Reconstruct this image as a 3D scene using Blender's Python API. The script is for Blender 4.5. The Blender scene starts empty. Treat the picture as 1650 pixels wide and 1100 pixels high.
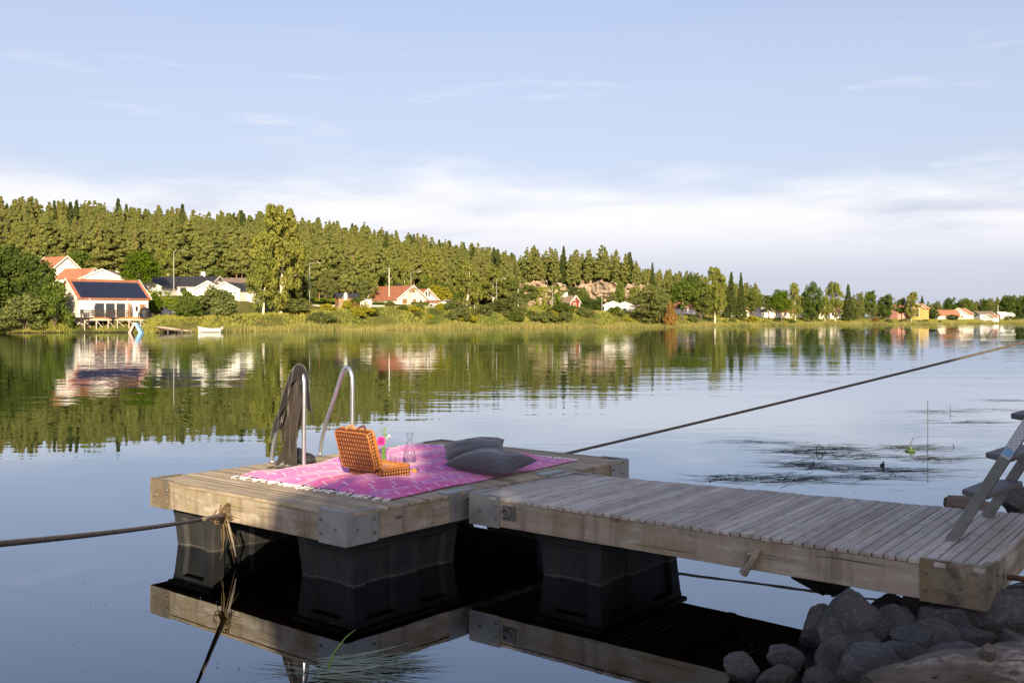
import bpy, math, random
import numpy as np
from mathutils import Vector, Matrix, Euler

random.seed(7)
RNG = np.random.default_rng(11)
scene = bpy.context.scene
COL = scene.collection
R = math.radians

# ------------------------------------------------------------------ camera
CAM_H, FOC = 2.0, 1650.0
cam_d = bpy.data.cameras.new('camera')
cam = bpy.data.objects.new('camera', cam_d); COL.objects.link(cam)
cam.location = (0, 0, CAM_H); cam.rotation_euler = (R(90), 0, 0)
cam_d.sensor_width = 36.0; cam_d.lens = 36.0; cam_d.shift_y = -38.0 / 1650.0
cam_d.clip_start = 0.05; cam_d.clip_end = 9000
scene.camera = cam

# ------------------------------------------------------------------ sky, sun, exposure
SUN_EL, SUN_AZ = 17.0, 172.0        # azimuth measured from +Y towards +X: behind the camera
world = bpy.data.worlds.new('World'); scene.world = world; world.use_nodes = True
wn, wl = world.node_tree.nodes, world.node_tree.links
wn.clear()
def W(t, **k):
    n = wn.new(t)
    for a, v in k.items(): setattr(n, a, v)
    return n
def wmath(op, a, b=None, c=None):
    n = W('ShaderNodeMath', operation=op)
    for i, v in enumerate((a, b, c)):
        if v is None: continue
        if isinstance(v, (int, float)): n.inputs[i].default_value = v
        else: wl.new(v, n.inputs[i])
    return n.outputs[0]
def wsmooth(v, lo, hi):
    n = W('ShaderNodeMapRange', interpolation_type='SMOOTHSTEP')
    wl.new(v, n.inputs[0])
    for i, q in ((1, lo), (2, hi)):
        if isinstance(q, (int, float)): n.inputs[i].default_value = q
        else: wl.new(q, n.inputs[i])
    return n.outputs[0]
sky = W('ShaderNodeTexSky', sky_type='NISHITA')
sky.sun_disc = False; sky.sun_elevation = R(SUN_EL); sky.sun_rotation = R(SUN_AZ)
sky.altitude = 50; sky.air_density = 1.0; sky.dust_density = 2.2; sky.ozone_density = 1.8
tc = W('ShaderNodeTexCoord')
sep = W('ShaderNodeSeparateXYZ'); wl.new(tc.outputs['Generated'], sep.inputs[0])
hx, hy, hz = sep.outputs
hor = wmath('SQRT', wmath('ADD', wmath('MULTIPLY', hx, hx), wmath('MULTIPLY', hy, hy)))
el = wmath('DIVIDE', hz, wmath('MAXIMUM', hor, 0.02))            # tan of the elevation
ux = wmath('DIVIDE', hx, wmath('MAXIMUM', hor, 0.02)); uy = wmath('DIVIDE', hy, wmath('MAXIMUM', hor, 0.02))
def wnoise(sx, sy, sz, detail=6, rough=0.55, off=0.0):
    c = W('ShaderNodeCombineXYZ')
    wl.new(wmath('MULTIPLY_ADD', ux, sx, off), c.inputs[0]); wl.new(wmath('MULTIPLY_ADD', uy, sy, off * 1.7), c.inputs[1])
    wl.new(wmath('MULTIPLY', el, sz), c.inputs[2])
    n = W('ShaderNodeTexNoise'); wl.new(c.outputs[0], n.inputs['Vector'])
    n.inputs['Scale'].default_value = 1.0; n.inputs['Detail'].default_value = detail; n.inputs['Roughness'].default_value = rough
    return n.outputs['Fac']
n_edge = wnoise(2.2, 2.2, 9, 8, 0.58, 3.1)
n_body = wnoise(3.4, 3.4, 22, 8, 0.58, 9.4)
n_wisp = wnoise(5.0, 5.0, 40, 8, 0.6, 1.3)
top = wmath('MULTIPLY_ADD', n_edge, 0.26, 0.020)                 # ragged upper edge of the low cloud bank
bank = wsmooth(el, wmath('ADD', top, 0.020), wmath('SUBTRACT', top, 0.042))
bank = wmath('MULTIPLY', bank, wsmooth(n_body, 0.10, 0.42))
bank = wmath('MULTIPLY', bank, wmath('MULTIPLY_ADD', wsmooth(el, -0.02, 0.06), 0.40, 0.55))
wisp = wmath('MULTIPLY', wsmooth(n_wisp, 0.57, 0.74), wsmooth(el, 0.34, 0.14))
wisp = wmath('MULTIPLY', wisp, 0.5)
mask = wmath('MAXIMUM', wmath('MULTIPLY', bank, 0.84), wisp)
veil = wmath('MULTIPLY_ADD', wsmooth(el, 0.48, 0.20), 0.40, 0.16)      # thin high haze over the whole sky
ccol = W('ShaderNodeMix', data_type='RGBA')
wl.new(wmath('MULTIPLY', wsmooth(n_body, 0.30, 0.56), wsmooth(el, 0.03, 0.10)), ccol.inputs[0])
SKY_S = 0.10
ccol.inputs[6].default_value = (0.330 / SKY_S, 0.350 / SKY_S, 0.415 / SKY_S, 1)
ccol.inputs[7].default_value = (0.535 / SKY_S, 0.520 / SKY_S, 0.535 / SKY_S, 1)
vlm = W('ShaderNodeMix', data_type='RGBA'); wl.new(veil, vlm.inputs[0])
skt = W('ShaderNodeMix', data_type='RGBA', blend_type='MULTIPLY'); skt.inputs[0].default_value = 1.0; wl.new(sky.outputs[0], skt.inputs[6]); skt.inputs[7].default_value = (0.95, 0.87, 0.93, 1); wl.new(skt.outputs[2], vlm.inputs[6])
vlm.inputs[7].default_value = (0.325 / SKY_S, 0.340 / SKY_S, 0.415 / SKY_S, 1)
skm = W('ShaderNodeMix', data_type='RGBA')
wl.new(mask, skm.inputs[0]); wl.new(vlm.outputs[2], skm.inputs[6]); wl.new(ccol.outputs[2], skm.inputs[7])
bg = W('ShaderNodeBackground'); bg.inputs[1].default_value = SKY_S
wl.new(skm.outputs[2], bg.inputs[0])
wo = W('ShaderNodeOutputWorld'); wl.new(bg.outputs[0], wo.inputs[0])

sun_d = bpy.data.lights.new('sun', 'SUN'); sun_d.energy = 4.6; sun_d.angle = R(0.5); sun_d.color = (1.0, 0.80, 0.52)
sun = bpy.data.objects.new('sun', sun_d); COL.objects.link(sun)
sdir = Vector((math.sin(R(SUN_AZ)) * math.cos(R(SUN_EL)), math.cos(R(SUN_AZ)) * math.cos(R(SUN_EL)), math.sin(R(SUN_EL))))
sun.rotation_euler = sdir.to_track_quat('Z', 'Y').to_euler(); sun.location = (0, -30, 30)

vs = scene.view_settings
vs.view_transform = 'Standard'; vs.look = 'None'; vs.exposure = 1.02; vs.gamma = 1.0; vs.use_curve_mapping = False
scene.render.engine = 'CYCLES'
scene.cycles.max_bounces = 8; scene.cycles.transparent_max_bounces = 12
scene.cycles.use_denoising = True
scene.cycles.caustics_reflective = False; scene.cycles.caustics_refractive = False

# ------------------------------------------------------------------ helpers
def at(px, py, Y):
    """world point seen at photo pixel (px,py) at depth Y metres"""
    return Vector(((px - 825.0) * Y / FOC, Y, CAM_H - (py - 512.0) * Y / FOC))
def on(px, py, z):
    Y = FOC * (CAM_H - z) / (py - 512.0)
    return at(px, py, Y)

class MB:
    def __init__(s): s.v, s.f, s.uv = [], [], None
    def add(s, vs_, fs):
        o = len(s.v); s.v += [tuple(q) for q in vs_]; s.f += [tuple(i + o for i in f) for f in fs]; return s
    def box(s, c, d, M=None):
        x, y, z = d[0] / 2, d[1] / 2, d[2] / 2; c = Vector(c)
        vs_ = [Vector(q) for q in ((-x,-y,-z),(x,-y,-z),(x,y,-z),(-x,y,-z),(-x,-y,z),(x,-y,z),(x,y,z),(-x,y,z))]
        if M is not None: vs_ = [M @ q for q in vs_]
        return s.add([q + c for q in vs_], [(0,3,2,1),(4,5,6,7),(0,1,5,4),(1,2,6,5),(2,3,7,6),(3,0,4,7)])
    def beam(s, a, b, w, h, up=(0,0,1)):
        a, b = Vector(a), Vector(b); d = (b - a); L = d.length; d.normalize(); up = Vector(up)
        x = d.cross(up)
        if x.length < 1e-4: x = d.cross(Vector((0,1,0)))
        x.normalize(); z = x.cross(d)
        M = Matrix((d, x, z)).transposed()
        return s.box((a + b) / 2, (L, w, h), M)
    def tube(s, pts, r, n=8, caps=True):
        pts = [Vector(p) for p in pts]; rs = r if isinstance(r, (list, tuple)) else [r] * len(pts)
        vs_, fs = [], []; prev = None
        for i, p in enumerate(pts):
            t = (pts[min(i+1, len(pts)-1)] - pts[max(i-1, 0)]); t.normalize()
            if prev is None:
                x = t.cross(Vector((0,0,1)))
                if x.length < 0.05: x = t.cross(Vector((1,0,0)))
            else: x = prev - t * prev.dot(t)
            x.normalize(); y = t.cross(x); prev = x
            for k in range(n):
                a = 2 * math.pi * k / n
                vs_.append(p + (x * math.cos(a) + y * math.sin(a)) * rs[i])
        for i in range(len(pts) - 1):
            for k in range(n):
                fs.append((i*n+k, i*n+(k+1)%n, (i+1)*n+(k+1)%n, (i+1)*n+k))
        if caps:
            fs.append(tuple(range(n-1, -1, -1))); m = (len(pts)-1)*n; fs.append(tuple(range(m, m+n)))
        return s.add(vs_, fs)
    def lathe(s, prof, n=24, c=(0,0,0)):
        vs_, fs = [], []; c = Vector(c)
        for (r, z) in prof:
            for k in range(n):
                a = 2*math.pi*k/n; vs_.append(c + Vector((r*math.cos(a), r*math.sin(a), z)))
        for i in range(len(prof)-1):
            for k in range(n):
                fs.append((i*n+k, i*n+(k+1)%n, (i+1)*n+(k+1)%n, (i+1)*n+k))
        return s.add(vs_, fs)
    def prism(s, poly, a, b):
        """poly: list of 3D pts, extruded from offset a to offset b (vectors)"""
        a, b = Vector(a), Vector(b); n = len(poly)
        vs_ = [Vector(p) + a for p in poly] + [Vector(p) + b for p in poly]
        fs = [tuple(range(n-1, -1, -1)), tuple(range(n, 2*n))] + [(i, (i+1)%n, n+(i+1)%n, n+i) for i in range(n)]
        return s.add(vs_, fs)
    def mesh(s, name='m'):
        m = bpy.data.meshes.new(name); m.from_pydata(s.v, [], s.f); m.update(); return m

def fix_normals(m):
    import bmesh
    b = bmesh.new(); b.from_mesh(m); bmesh.ops.recalc_face_normals(b, faces=b.faces); b.to_mesh(m); b.free()

def link(name, mesh, mat=None, parent=None, loc=None, rot=None, smooth=False, bevel=0, fix=True):
    if isinstance(mesh, MB): mesh = mesh.mesh(name)
    if fix and len(mesh.polygons) < 30000: fix_normals(mesh)
    if mat is not None and not mesh.materials: mesh.materials.append(mat)
    if smooth:
        mesh.polygons.foreach_set('use_smooth', [True] * len(mesh.polygons))
        if smooth != 'all': mesh.set_sharp_from_angle(angle=R(40))
    o = bpy.data.objects.new(name, mesh); COL.objects.link(o)
    if parent is not None: o.parent = parent
    if loc is not None: o.location = loc
    if rot is not None: o.rotation_euler = rot
    if bevel:
        b = o.modifiers.new('bevel', 'BEVEL'); b.width = bevel; b.segments = 2; b.limit_method = 'ANGLE'
    return o
def share(name, mesh, parent=None, loc=(0,0,0), rot=(0,0,0), scale=(1,1,1)):
    o = bpy.data.objects.new(name, mesh); COL.objects.link(o); o.parent = parent
    o.location = loc; o.rotation_euler = rot; o.scale = scale; return o
def tag(o, label=None, cat=None, group=None, kind=None):
    if label: o['label'] = label
    if cat: o['category'] = cat
    if group: o['group'] = group
    if kind: o['kind'] = kind
    return o
def thing(name, label, cat, loc=(0,0,0), rz=0, group=None):
    o = bpy.data.objects.new(name, None); COL.objects.link(o); o.location = loc; o.rotation_euler = (0, 0, rz)
    o.empty_display_size = 0.2
    return tag(o, label, cat, group)
def np_mesh(name, verts, k):
    """verts: (n*k,3) array, every k of them one face"""
    verts = np.asarray(verts, dtype=np.float32); nv = len(verts); nf = nv // k
    m = bpy.data.meshes.new(name); m.vertices.add(nv); m.vertices.foreach_set('co', verts.ravel())
    m.loops.add(nv); m.loops.foreach_set('vertex_index', np.arange(nv, dtype=np.int32))
    m.polygons.add(nf); m.polygons.foreach_set('loop_start', np.arange(0, nv, k, dtype=np.int32))
    m.update(calc_edges=True); return m
def smooth(a, b, x):
    t = np.clip((np.asarray(x, dtype=float) - a) / (b - a), 0, 1); return t * t * (3 - 2 * t)

# ------------------------------------------------------------------ materials
MATS = {}
class NT:
    def __init__(s, name):
        s.m = bpy.data.materials.new(name); s.m.use_nodes = True; s.n = s.m.node_tree.nodes; s.l = s.m.node_tree.links
        s.n.clear(); s.out = s.n.new('ShaderNodeOutputMaterial'); MATS[name] = s.m
    def new(s, t, **k):
        n = s.n.new(t)
        for a, v in k.items(): setattr(n, a, v)
        return n
    def put(s, sock, v):
        if v is None: return
        if isinstance(v, bpy.types.NodeSocket): s.l.new(v, sock)
        elif isinstance(v, (tuple, list)) and len(v) == 3 and sock.type == 'RGBA': sock.default_value = (*v, 1)
        else: sock.default_value = v
    def math(s, op, a, b=None, c=None):
        n = s.new('ShaderNodeMath', operation=op)
        for i, v in enumerate((a, b, c)): s.put(n.inputs[i], v)
        return n.outputs[0]
    def mix(s, f, a, b, blend='MIX'):
        n = s.new('ShaderNodeMix', data_type='RGBA', blend_type=blend)
        s.put(n.inputs[0], f); s.put(n.inputs[6], a); s.put(n.inputs[7], b); return n.outputs[2]
    def coord(s, kind='Object', scale=(1,1,1), rnd=0):
        t = s.new('ShaderNodeTexCoord'); v = t.outputs[kind]
        mp = s.new('ShaderNodeMapping'); s.l.new(v, mp.inputs[0]); mp.inputs['Scale'].default_value = scale
        if rnd:
            oi = s.new('ShaderNodeObjectInfo'); cx = s.new('ShaderNodeCombineXYZ')
            for i, f in enumerate((rnd, rnd * 1.7, rnd * 0.6)): s.put(cx.inputs[i], s.math('MULTIPLY', oi.outputs['Random'], f))
            s.l.new(cx.outputs[0], mp.inputs['Location'])
        return mp.outputs[0]
    def noise(s, vec, scale=1, detail=4, rough=0.55, dist=0.0):
        n = s.new('ShaderNodeTexNoise'); s.put(n.inputs['Vector'], vec); n.inputs['Scale'].default_value = scale
        n.inputs['Detail'].default_value = detail; n.inputs['Roughness'].default_value = rough; n.inputs['Distortion'].default_value = dist
        return n.outputs['Fac']
    def ramp(s, f, stops, interp='LINEAR'):
        n = s.new('ShaderNodeValToRGB'); s.put(n.inputs[0], f); r = n.color_ramp; r.interpolation = interp
        while len(r.elements) < len(stops): r.elements.new(0.5)
        for e, (p, c) in zip(r.elements, stops): e.position = p; e.color = (*c, 1) if len(c) == 3 else c
        return n.outputs[0]
    def rng(s, f, a, b, lo=0, hi=1):
        n = s.new('ShaderNodeMapRange'); s.put(n.inputs[0], f)
        for i, v in enumerate((a, b, lo, hi)): n.inputs[i+1].default_value = v
        return n.outputs[0]
    def bump(s, h, strength=0.5, dist=0.01):
        n = s.new('ShaderNodeBump'); s.put(n.inputs['Height'], h); n.inputs['Strength'].default_value = strength
        n.inputs['Distance'].default_value = dist; return n.outputs[0]
    def pbr(s, col, rough=0.7, metal=0.0, bump=None, spec=0.4, **k):
        b = s.new('ShaderNodeBsdfPrincipled'); s.put(b.inputs['Base Color'], col); s.put(b.inputs['Roughness'], rough)
        s.put(b.inputs['Metallic'], metal); s.put(b.inputs['Specular IOR Level'], spec)
        if bump is not None: s.put(b.inputs['Normal'], bump)
        for a, v in k.items(): s.put(b.inputs[a.replace('_', ' ')], v)
        s.l.new(b.outputs[0], s.out.inputs[0]); return s.m
    def rnd(s): return s.new('ShaderNodeObjectInfo').outputs['Random']

def plain(name, col, rough=0.7, metal=0.0, var=0.12, scale=3.0, spec=0.4, bmp=0.0, kind='Object'):
    t = NT(name); n = t.noise(t.coord(kind, rnd=7), scale, 5)
    lo = tuple(c * (1 - var) for c in col); hi = tuple(min(1, c * (1 + var)) for c in col)
    b = t.bump(t.noise(t.coord(kind), scale * 8, 4), bmp, 0.01) if bmp else None
    return t.pbr(t.mix(t.rng(n, 0.3, 0.7), lo, hi), rough, metal, b, spec)

def wood(name, dark, light, moss=None, grain=(1.2, 28, 28), rot=0, rough=0.85, knots=True, stain=False, blotch=False):
    """weathered timber, grain along local x"""
    t = NT(name); v = t.coord('Object', grain, rnd=31)
    g = t.noise(v, 1.0, 8, 0.62, 0.6)
    g2 = t.noise(t.coord('Object', (0.7, 5, 5), rnd=17), 1.3, 4)
    col = t.mix(t.rng(g, 0.28, 0.72), dark, light)
    col = t.mix(t.rng(g2, 0.35, 0.75, 0, 0.55), col, tuple(c * 0.62 for c in dark))
    r = t.rnd(); col = t.mix(t.rng(r, 0, 1, 0, 0.5), col, tuple(c * 1.12 for c in light))
    if moss:
        col = t.mix(t.rng(t.noise(t.coord('Object', (1.1, 3, 2), rnd=5), 2.2, 5), 0.50, 0.68, 0, 0.7), col, moss)
    if blotch:     # boards age differently; damp patches
        col = t.mix(t.rng(t.math('FRACT', t.math('MULTIPLY', r, 7.31)), 0.45, 1.0, 0, 0.5), col, tuple(c * 0.75 for c in dark))
        col = t.mix(t.rng(t.noise(t.coord('Object', (6, 12, 12), rnd=29), 1.2, 6, 0.7), 0.52, 0.68, 0, 0.55), col, tuple(c * 0.55 for c in dark))
    if stain:      # vertical water runs and pale dried patches
        run = t.noise(t.coord('Object', (9, 9, 1.0), rnd=23), 1.0, 7, 0.7)
        col = t.mix(t.rng(run, 0.50, 0.68, 0, 0.55), col, (0.085, 0.068, 0.052))
        col = t.mix(t.rng(t.noise(t.coord('Object', (2.2, 6, 6), rnd=13), 1.5, 6, 0.7), 0.52, 0.66, 0, 0.55), col, (0.58, 0.54, 0.49))
        kn = t.new('ShaderNodeTexVoronoi'); t.put(kn.inputs['Vector'], t.coord('Object', (2.0, 7, 7), rnd=5)); kn.inputs['Scale'].default_value = 1.0
        col = t.mix(t.rng(kn.outputs['Distance'], 0.05, 0.12, 0.8, 0), col, (0.07, 0.05, 0.035))
    fine = t.noise(t.coord('Object', (3, 90, 90), rnd=11), 1.0, 5, 0.7)
    crack = t.rng(t.noise(t.coord('Object', (0.8, 60, 60), rnd=3), 1.0, 3), 0.30, 0.36)
    col = t.mix(crack, tuple(c * 0.35 for c in dark), col)
    h = t.math('ADD', t.math('MULTIPLY', fine, 0.5), crack)
    return t.pbr(col, rough, 0, t.bump(h, 0.55, 0.004), 0.25)

def leaf(name, c1, c2, c3=None, trans=0.28, clump=0.7):
    t = NT(name)
    isl = t.new('ShaderNodeNewGeometry').outputs['Random Per Island']
    n = t.noise(t.coord('Object', rnd=40), clump, 3)
    f = t.math('ADD', t.math('MULTIPLY', isl, 0.45), t.math('MULTIPLY', n, 0.6))
    col = t.mix(t.rng(f, 0.2, 0.85), c1, c2)
    if c3: col = t.mix(t.rng(t.rnd(), 0.35, 1.0, 0, 0.65), col, c3)
    d = t.new('ShaderNodeBsdfDiffuse'); t.put(d.inputs[0], col)
    tr = t.new('ShaderNodeBsdfTranslucent'); t.put(tr.inputs[0], t.mix(0.4, col, (0.16, 0.20, 0.02)))
    mx = t.new('ShaderNodeMixShader'); mx.inputs[0].default_value = trans
    t.l.new(d.outputs[0], mx.inputs[1]); t.l.new(tr.outputs[0], mx.inputs[2]); t.l.new(mx.outputs[0], t.out.inputs[0])
    return t.m

# timber, metal, plastic
DECKW = wood('deck_wood', (0.31, 0.275, 0.245), (0.70, 0.63, 0.565), (0.44, 0.37, 0.27), blotch=True)
DECKP = wood('platform_wood', (0.25, 0.205, 0.145), (0.56, 0.465, 0.35), (0.32, 0.25, 0.12), blotch=True)
FASC = wood('fascia_wood', (0.19, 0.155, 0.115), (0.47, 0.400, 0.315), (0.24, 0.20, 0.08), (0.9, 16, 16), stain=True)
OLDW = wood('driftwood', (0.10, 0.07, 0.05), (0.24, 0.18, 0.14), None, (2, 18, 18))
GREYW = wood('grey_post_wood', (0.25, 0.21, 0.17), (0.45, 0.38, 0.30), None, (10, 10, 0.6))
def galv(name, c1, c2, rust):
    t = NT(name); v = t.coord('Object', rnd=9)
    n = t.noise(v, 7, 6, 0.6); sp = t.new('ShaderNodeTexVoronoi'); t.put(sp.inputs['Vector'], v); sp.inputs['Scale'].default_value = 55
    col = t.mix(t.rng(n, 0.3, 0.7), c1, c2)
    col = t.mix(t.math('MULTIPLY', sp.outputs['Distance'], 0.35), col, tuple(c * 0.7 for c in c1))
    st = t.noise(t.coord('Object', (9, 9, 1.2), rnd=4), 1.6, 5)
    if rust > .1:
        pt = t.noise(t.coord('Object', rnd=2), 4, 8, 0.65); col = t.mix(t.rng(pt, .50, .60, 0, .7), col, (.40, .36, .29)); col = t.mix(t.rng(t.noise(t.coord('Object', (1, 1, 1.6), rnd=8), 5, 7, .65), .54, .64, 0, .85), col, (.07, .06, .05))
    if rust: col = t.mix(t.rng(st, 0.62 - rust, 0.80 - rust * 0.5, 0, 0.85), col, (0.27, 0.185, 0.095))
    return t.pbr(col, t.rng(n, 0.3, 0.7, 0.42, 0.62), 0.45, t.bump(n, 0.12, 0.004), 0.5)
GALV = galv('galvanised_steel', (0.27, 0.275, 0.26), (0.44, 0.44, 0.41), 0.06)
GALVR = galv('stained_galvanised_steel', (0.20, 0.165, 0.11), (0.33, 0.275, 0.19), 0.16)
STEEL = plain('stainless_tube', (0.62, 0.63, 0.66), 0.28, 0.9, 0.08, 20, 0.5)
BOLT = plain('bolt_steel', (0.20, 0.19, 0.17), 0.5, 0.6, 0.3, 40)
def plast():
    t = NT('black_float_plastic'); v = t.coord('Object', rnd=3); n = t.noise(v, 5, 6, 0.6)
    st = t.noise(t.coord('Object', (14, 14, 2.0)), 1.0, 5)
    col = t.mix(t.rng(n, 0.3, 0.7), (0.017, 0.018, 0.021), (0.040, 0.042, 0.045))
    col = t.mix(t.rng(st, 0.58, 0.78, 0, 0.35), col, (0.10, 0.095, 0.085))
    g = t.new('ShaderNodeNewGeometry'); sp = t.new('ShaderNodeSeparateXYZ'); t.l.new(g.outputs['Position'], sp.inputs[0])
    line = t.rng(t.math('ABSOLUTE', t.math('SUBTRACT', sp.outputs[2], 0.006)), 0.002, 0.007, 0.45, 0)       # dried scum at the waterline
    col = t.mix(line, col, (0.16, 0.15, 0.13))
    dust = t.rng(t.noise(t.coord('Object', (3, 3, 6)), 1.5, 6, 0.7), 0.5, 0.75, 0, 0.5)
    col = t.mix(dust, col, (0.045, 0.043, 0.040))
    return t.pbr(col, 0.62, 0, t.bump(n, 0.1, 0.01), 0.22)
PLAST = plast()
ALU = plain('ladder_aluminium', (0.22, 0.23, 0.215), 0.45, 0.55, 0.12, 14, 0.5)
ALUT = plain('ladder_tread', (0.12, 0.11, 0.11), 0.6, 0.2, 0.15, 14, 0.4, 0.2)

def rock_mat():
    t = NT('rock'); v = t.coord('Object', rnd=60)
    n = t.noise(v, 2.6, 8, 0.62, 0.3); n2 = t.noise(v, 14, 8, 0.65); n3 = t.noise(v, 60, 4, 0.7)
    base = t.mix(t.rng(t.rnd(), 0, 1), (0.100, 0.098, 0.104), (0.185, 0.158, 0.138))
    col = t.mix(t.rng(n, 0.3, 0.7), base, t.mix(0.5, base, (0.28, 0.265, 0.255)))
    col = t.mix(t.rng(n2, 0.50, 0.64, 0, 0.65), col, (0.36, 0.345, 0.335))
    col = t.mix(t.rng(n3, 0.50, 0.66, 0, 0.6), col, (0.05, 0.048, 0.050))
    h = t.math('ADD', t.math('MULTIPLY', n2, 0.7), t.math('MULTIPLY', n3, 0.3))
    g = t.new('ShaderNodeNewGeometry'); sp = t.new('ShaderNodeSeparateXYZ'); t.l.new(g.outputs['Position'], sp.inputs[0])
    wet = t.rng(t.math('ADD', sp.outputs[2], t.math('MULTIPLY', n, 0.08)), 0.06, 0.10)      # wet foot of stones in the water
    col = t.mix(wet, t.mix(1, col, (0.30, 0.30, 0.30), 'MULTIPLY'), col)
    return t.pbr(col, t.rng(wet, 0, 1, 0.25, 0.88), 0, t.bump(h, 1.0, 0.09), 0.35)
ROCK = rock_mat()
def cliff_mat():
    t = NT('cliff_rock'); v = t.coord('Object')
    n = t.noise(v, 0.35, 8, 0.65, 0.5); n2 = t.noise(t.coord('Object', (1, 1, 0.25)), 1.1, 6)
    col = t.ramp(n, [(0.3, (0.17, 0.125, 0.09)), (0.5, (0.36, 0.28, 0.20)), (0.72, (0.46, 0.38, 0.29))])
    col = t.mix(t.rng(n2, 0.52, 0.68, 0, 0.8), col, (0.10, 0.075, 0.055))
    return t.pbr(col, 0.9, 0, t.bump(n2, 0.8, 0.4), 0.2)
CLIFF = cliff_mat()

def ground_mat():
    t = NT('ground_cover'); g = t.new('ShaderNodeNewGeometry'); pos = g.outputs['Position']
    sp = t.new('ShaderNodeSeparateXYZ'); t.l.new(pos, sp.inputs[0])
    n = t.noise(pos, 0.12, 6, 0.6); n2 = t.noise(pos, 0.9, 5, 0.6)
    grass = t.mix(t.rng(n, 0.35, 0.65), (0.085, 0.13, 0.022), (0.20, 0.17, 0.045))
    grass = t.mix(t.rng(n2, 0.3, 0.7, 0, 0.5), grass, (0.055, 0.075, 0.02))
    soil = t.mix(t.rng(t.noise(pos, 7, 6, 0.65), 0.3, 0.7), (0.022, 0.017, 0.012), (0.075, 0.055, 0.040))
    col = t.mix(t.rng(sp.outputs[1], 40, 60), soil, grass)
    shore = t.rng(t.math('ADD', sp.outputs[2], t.math('MULTIPLY', n2, 0.25)), 0.18, 0.42)
    col = t.mix(shore, soil, col)
    return t.pbr(col, 0.95, 0, t.bump(n2, 0.4, 0.1), 0.1)
GROUND = ground_mat()

def water_mat():
    t = NT('lake_water'); g = t.new('ShaderNodeNewGeometry'); pos = g.outputs['Position']
    sp = t.new('ShaderNodeSeparateXYZ'); t.l.new(pos, sp.inputs[0])
    def wv(scl, sc, detail=2, rough=0.5):
        mp = t.new('ShaderNodeMapping'); t.l.new(pos, mp.inputs[0]); mp.inputs['Scale'].default_value = scl
        mp.inputs['Rotation'].default_value = (0, 0, R(12))
        return t.noise(mp.outputs[0], sc, detail, rough)
    small = wv((0.5, 1.0, 1), 2.2, 2)
    mid = wv((0.35, 1.0, 1), 0.55, 2)
    patch = t.rng(wv((0.3, 1, 1), 0.05, 3), 0.42, 0.62)                      # breeze lanes
    lane = t.rng(sp.outputs[1], 10, 26)                                      # calmer in the lee of the shore
    amp = t.math('MULTIPLY', t.math('MULTIPLY_ADD', patch, 0.8, 0.5), t.math('MULTIPLY_ADD', lane, 0.85, 0.15))
    h = t.math('MULTIPLY', t.math('ADD', t.math('MULTIPLY', small, 0.35), mid), amp)
    b = t.bump(h, 1.0, 0.015)
    fr = t.new('ShaderNodeFresnel'); fr.inputs[0].default_value = 1.34; t.l.new(b, fr.inputs['Normal'])
    fac = t.math('MULTIPLY_ADD', t.math('POWER', fr.outputs[0], 0.58), 0.95, 0.02)
    gl = t.new('ShaderNodeBsdfGlossy'); gl.inputs['Roughness'].default_value = 0.0; gl.inputs['Color'].default_value = (0.84, 0.91, 1.0, 1)
    t.l.new(b, gl.inputs['Normal'])
    trn = t.new('ShaderNodeBsdfTransparent'); trn.inputs[0].default_value = (0.46, 0.31, 0.17, 1)
    mx = t.new('ShaderNodeMixShader'); t.put(mx.inputs[0], fac)
    t.l.new(trn.outputs[0], mx.inputs[1]); t.l.new(gl.outputs[0], mx.inputs[2]); t.l.new(mx.outputs[0], t.out.inputs[0])
    return t.m
WATER = water_mat()

def rope_mat(name, c1, c2, tw=110):
    t = NT(name); v = t.coord('Object'); n = t.noise(v, 60, 4)
    tc_ = t.new('ShaderNodeTexCoord'); w = t.new('ShaderNodeTexWave', wave_type='BANDS', bands_direction='DIAGONAL')
    t.l.new(tc_.outputs['UV'], w.inputs['Vector']); w.inputs['Scale'].default_value = tw; w.inputs['Distortion'].default_value = 0.5
    col = t.mix(t.rng(n, 0.3, 0.7), c1, c2)
    return t.pbr(col, 0.9, 0, t.bump(n, 0.6, 0.006), 0.2)
ROPE = rope_mat('weathered_rope', (0.055, 0.045, 0.040), (0.15, 0.125, 0.105))
TWINE = rope_mat('frayed_straw_rope', (0.10, 0.065, 0.03), (0.20, 0.14, 0.075))

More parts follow.
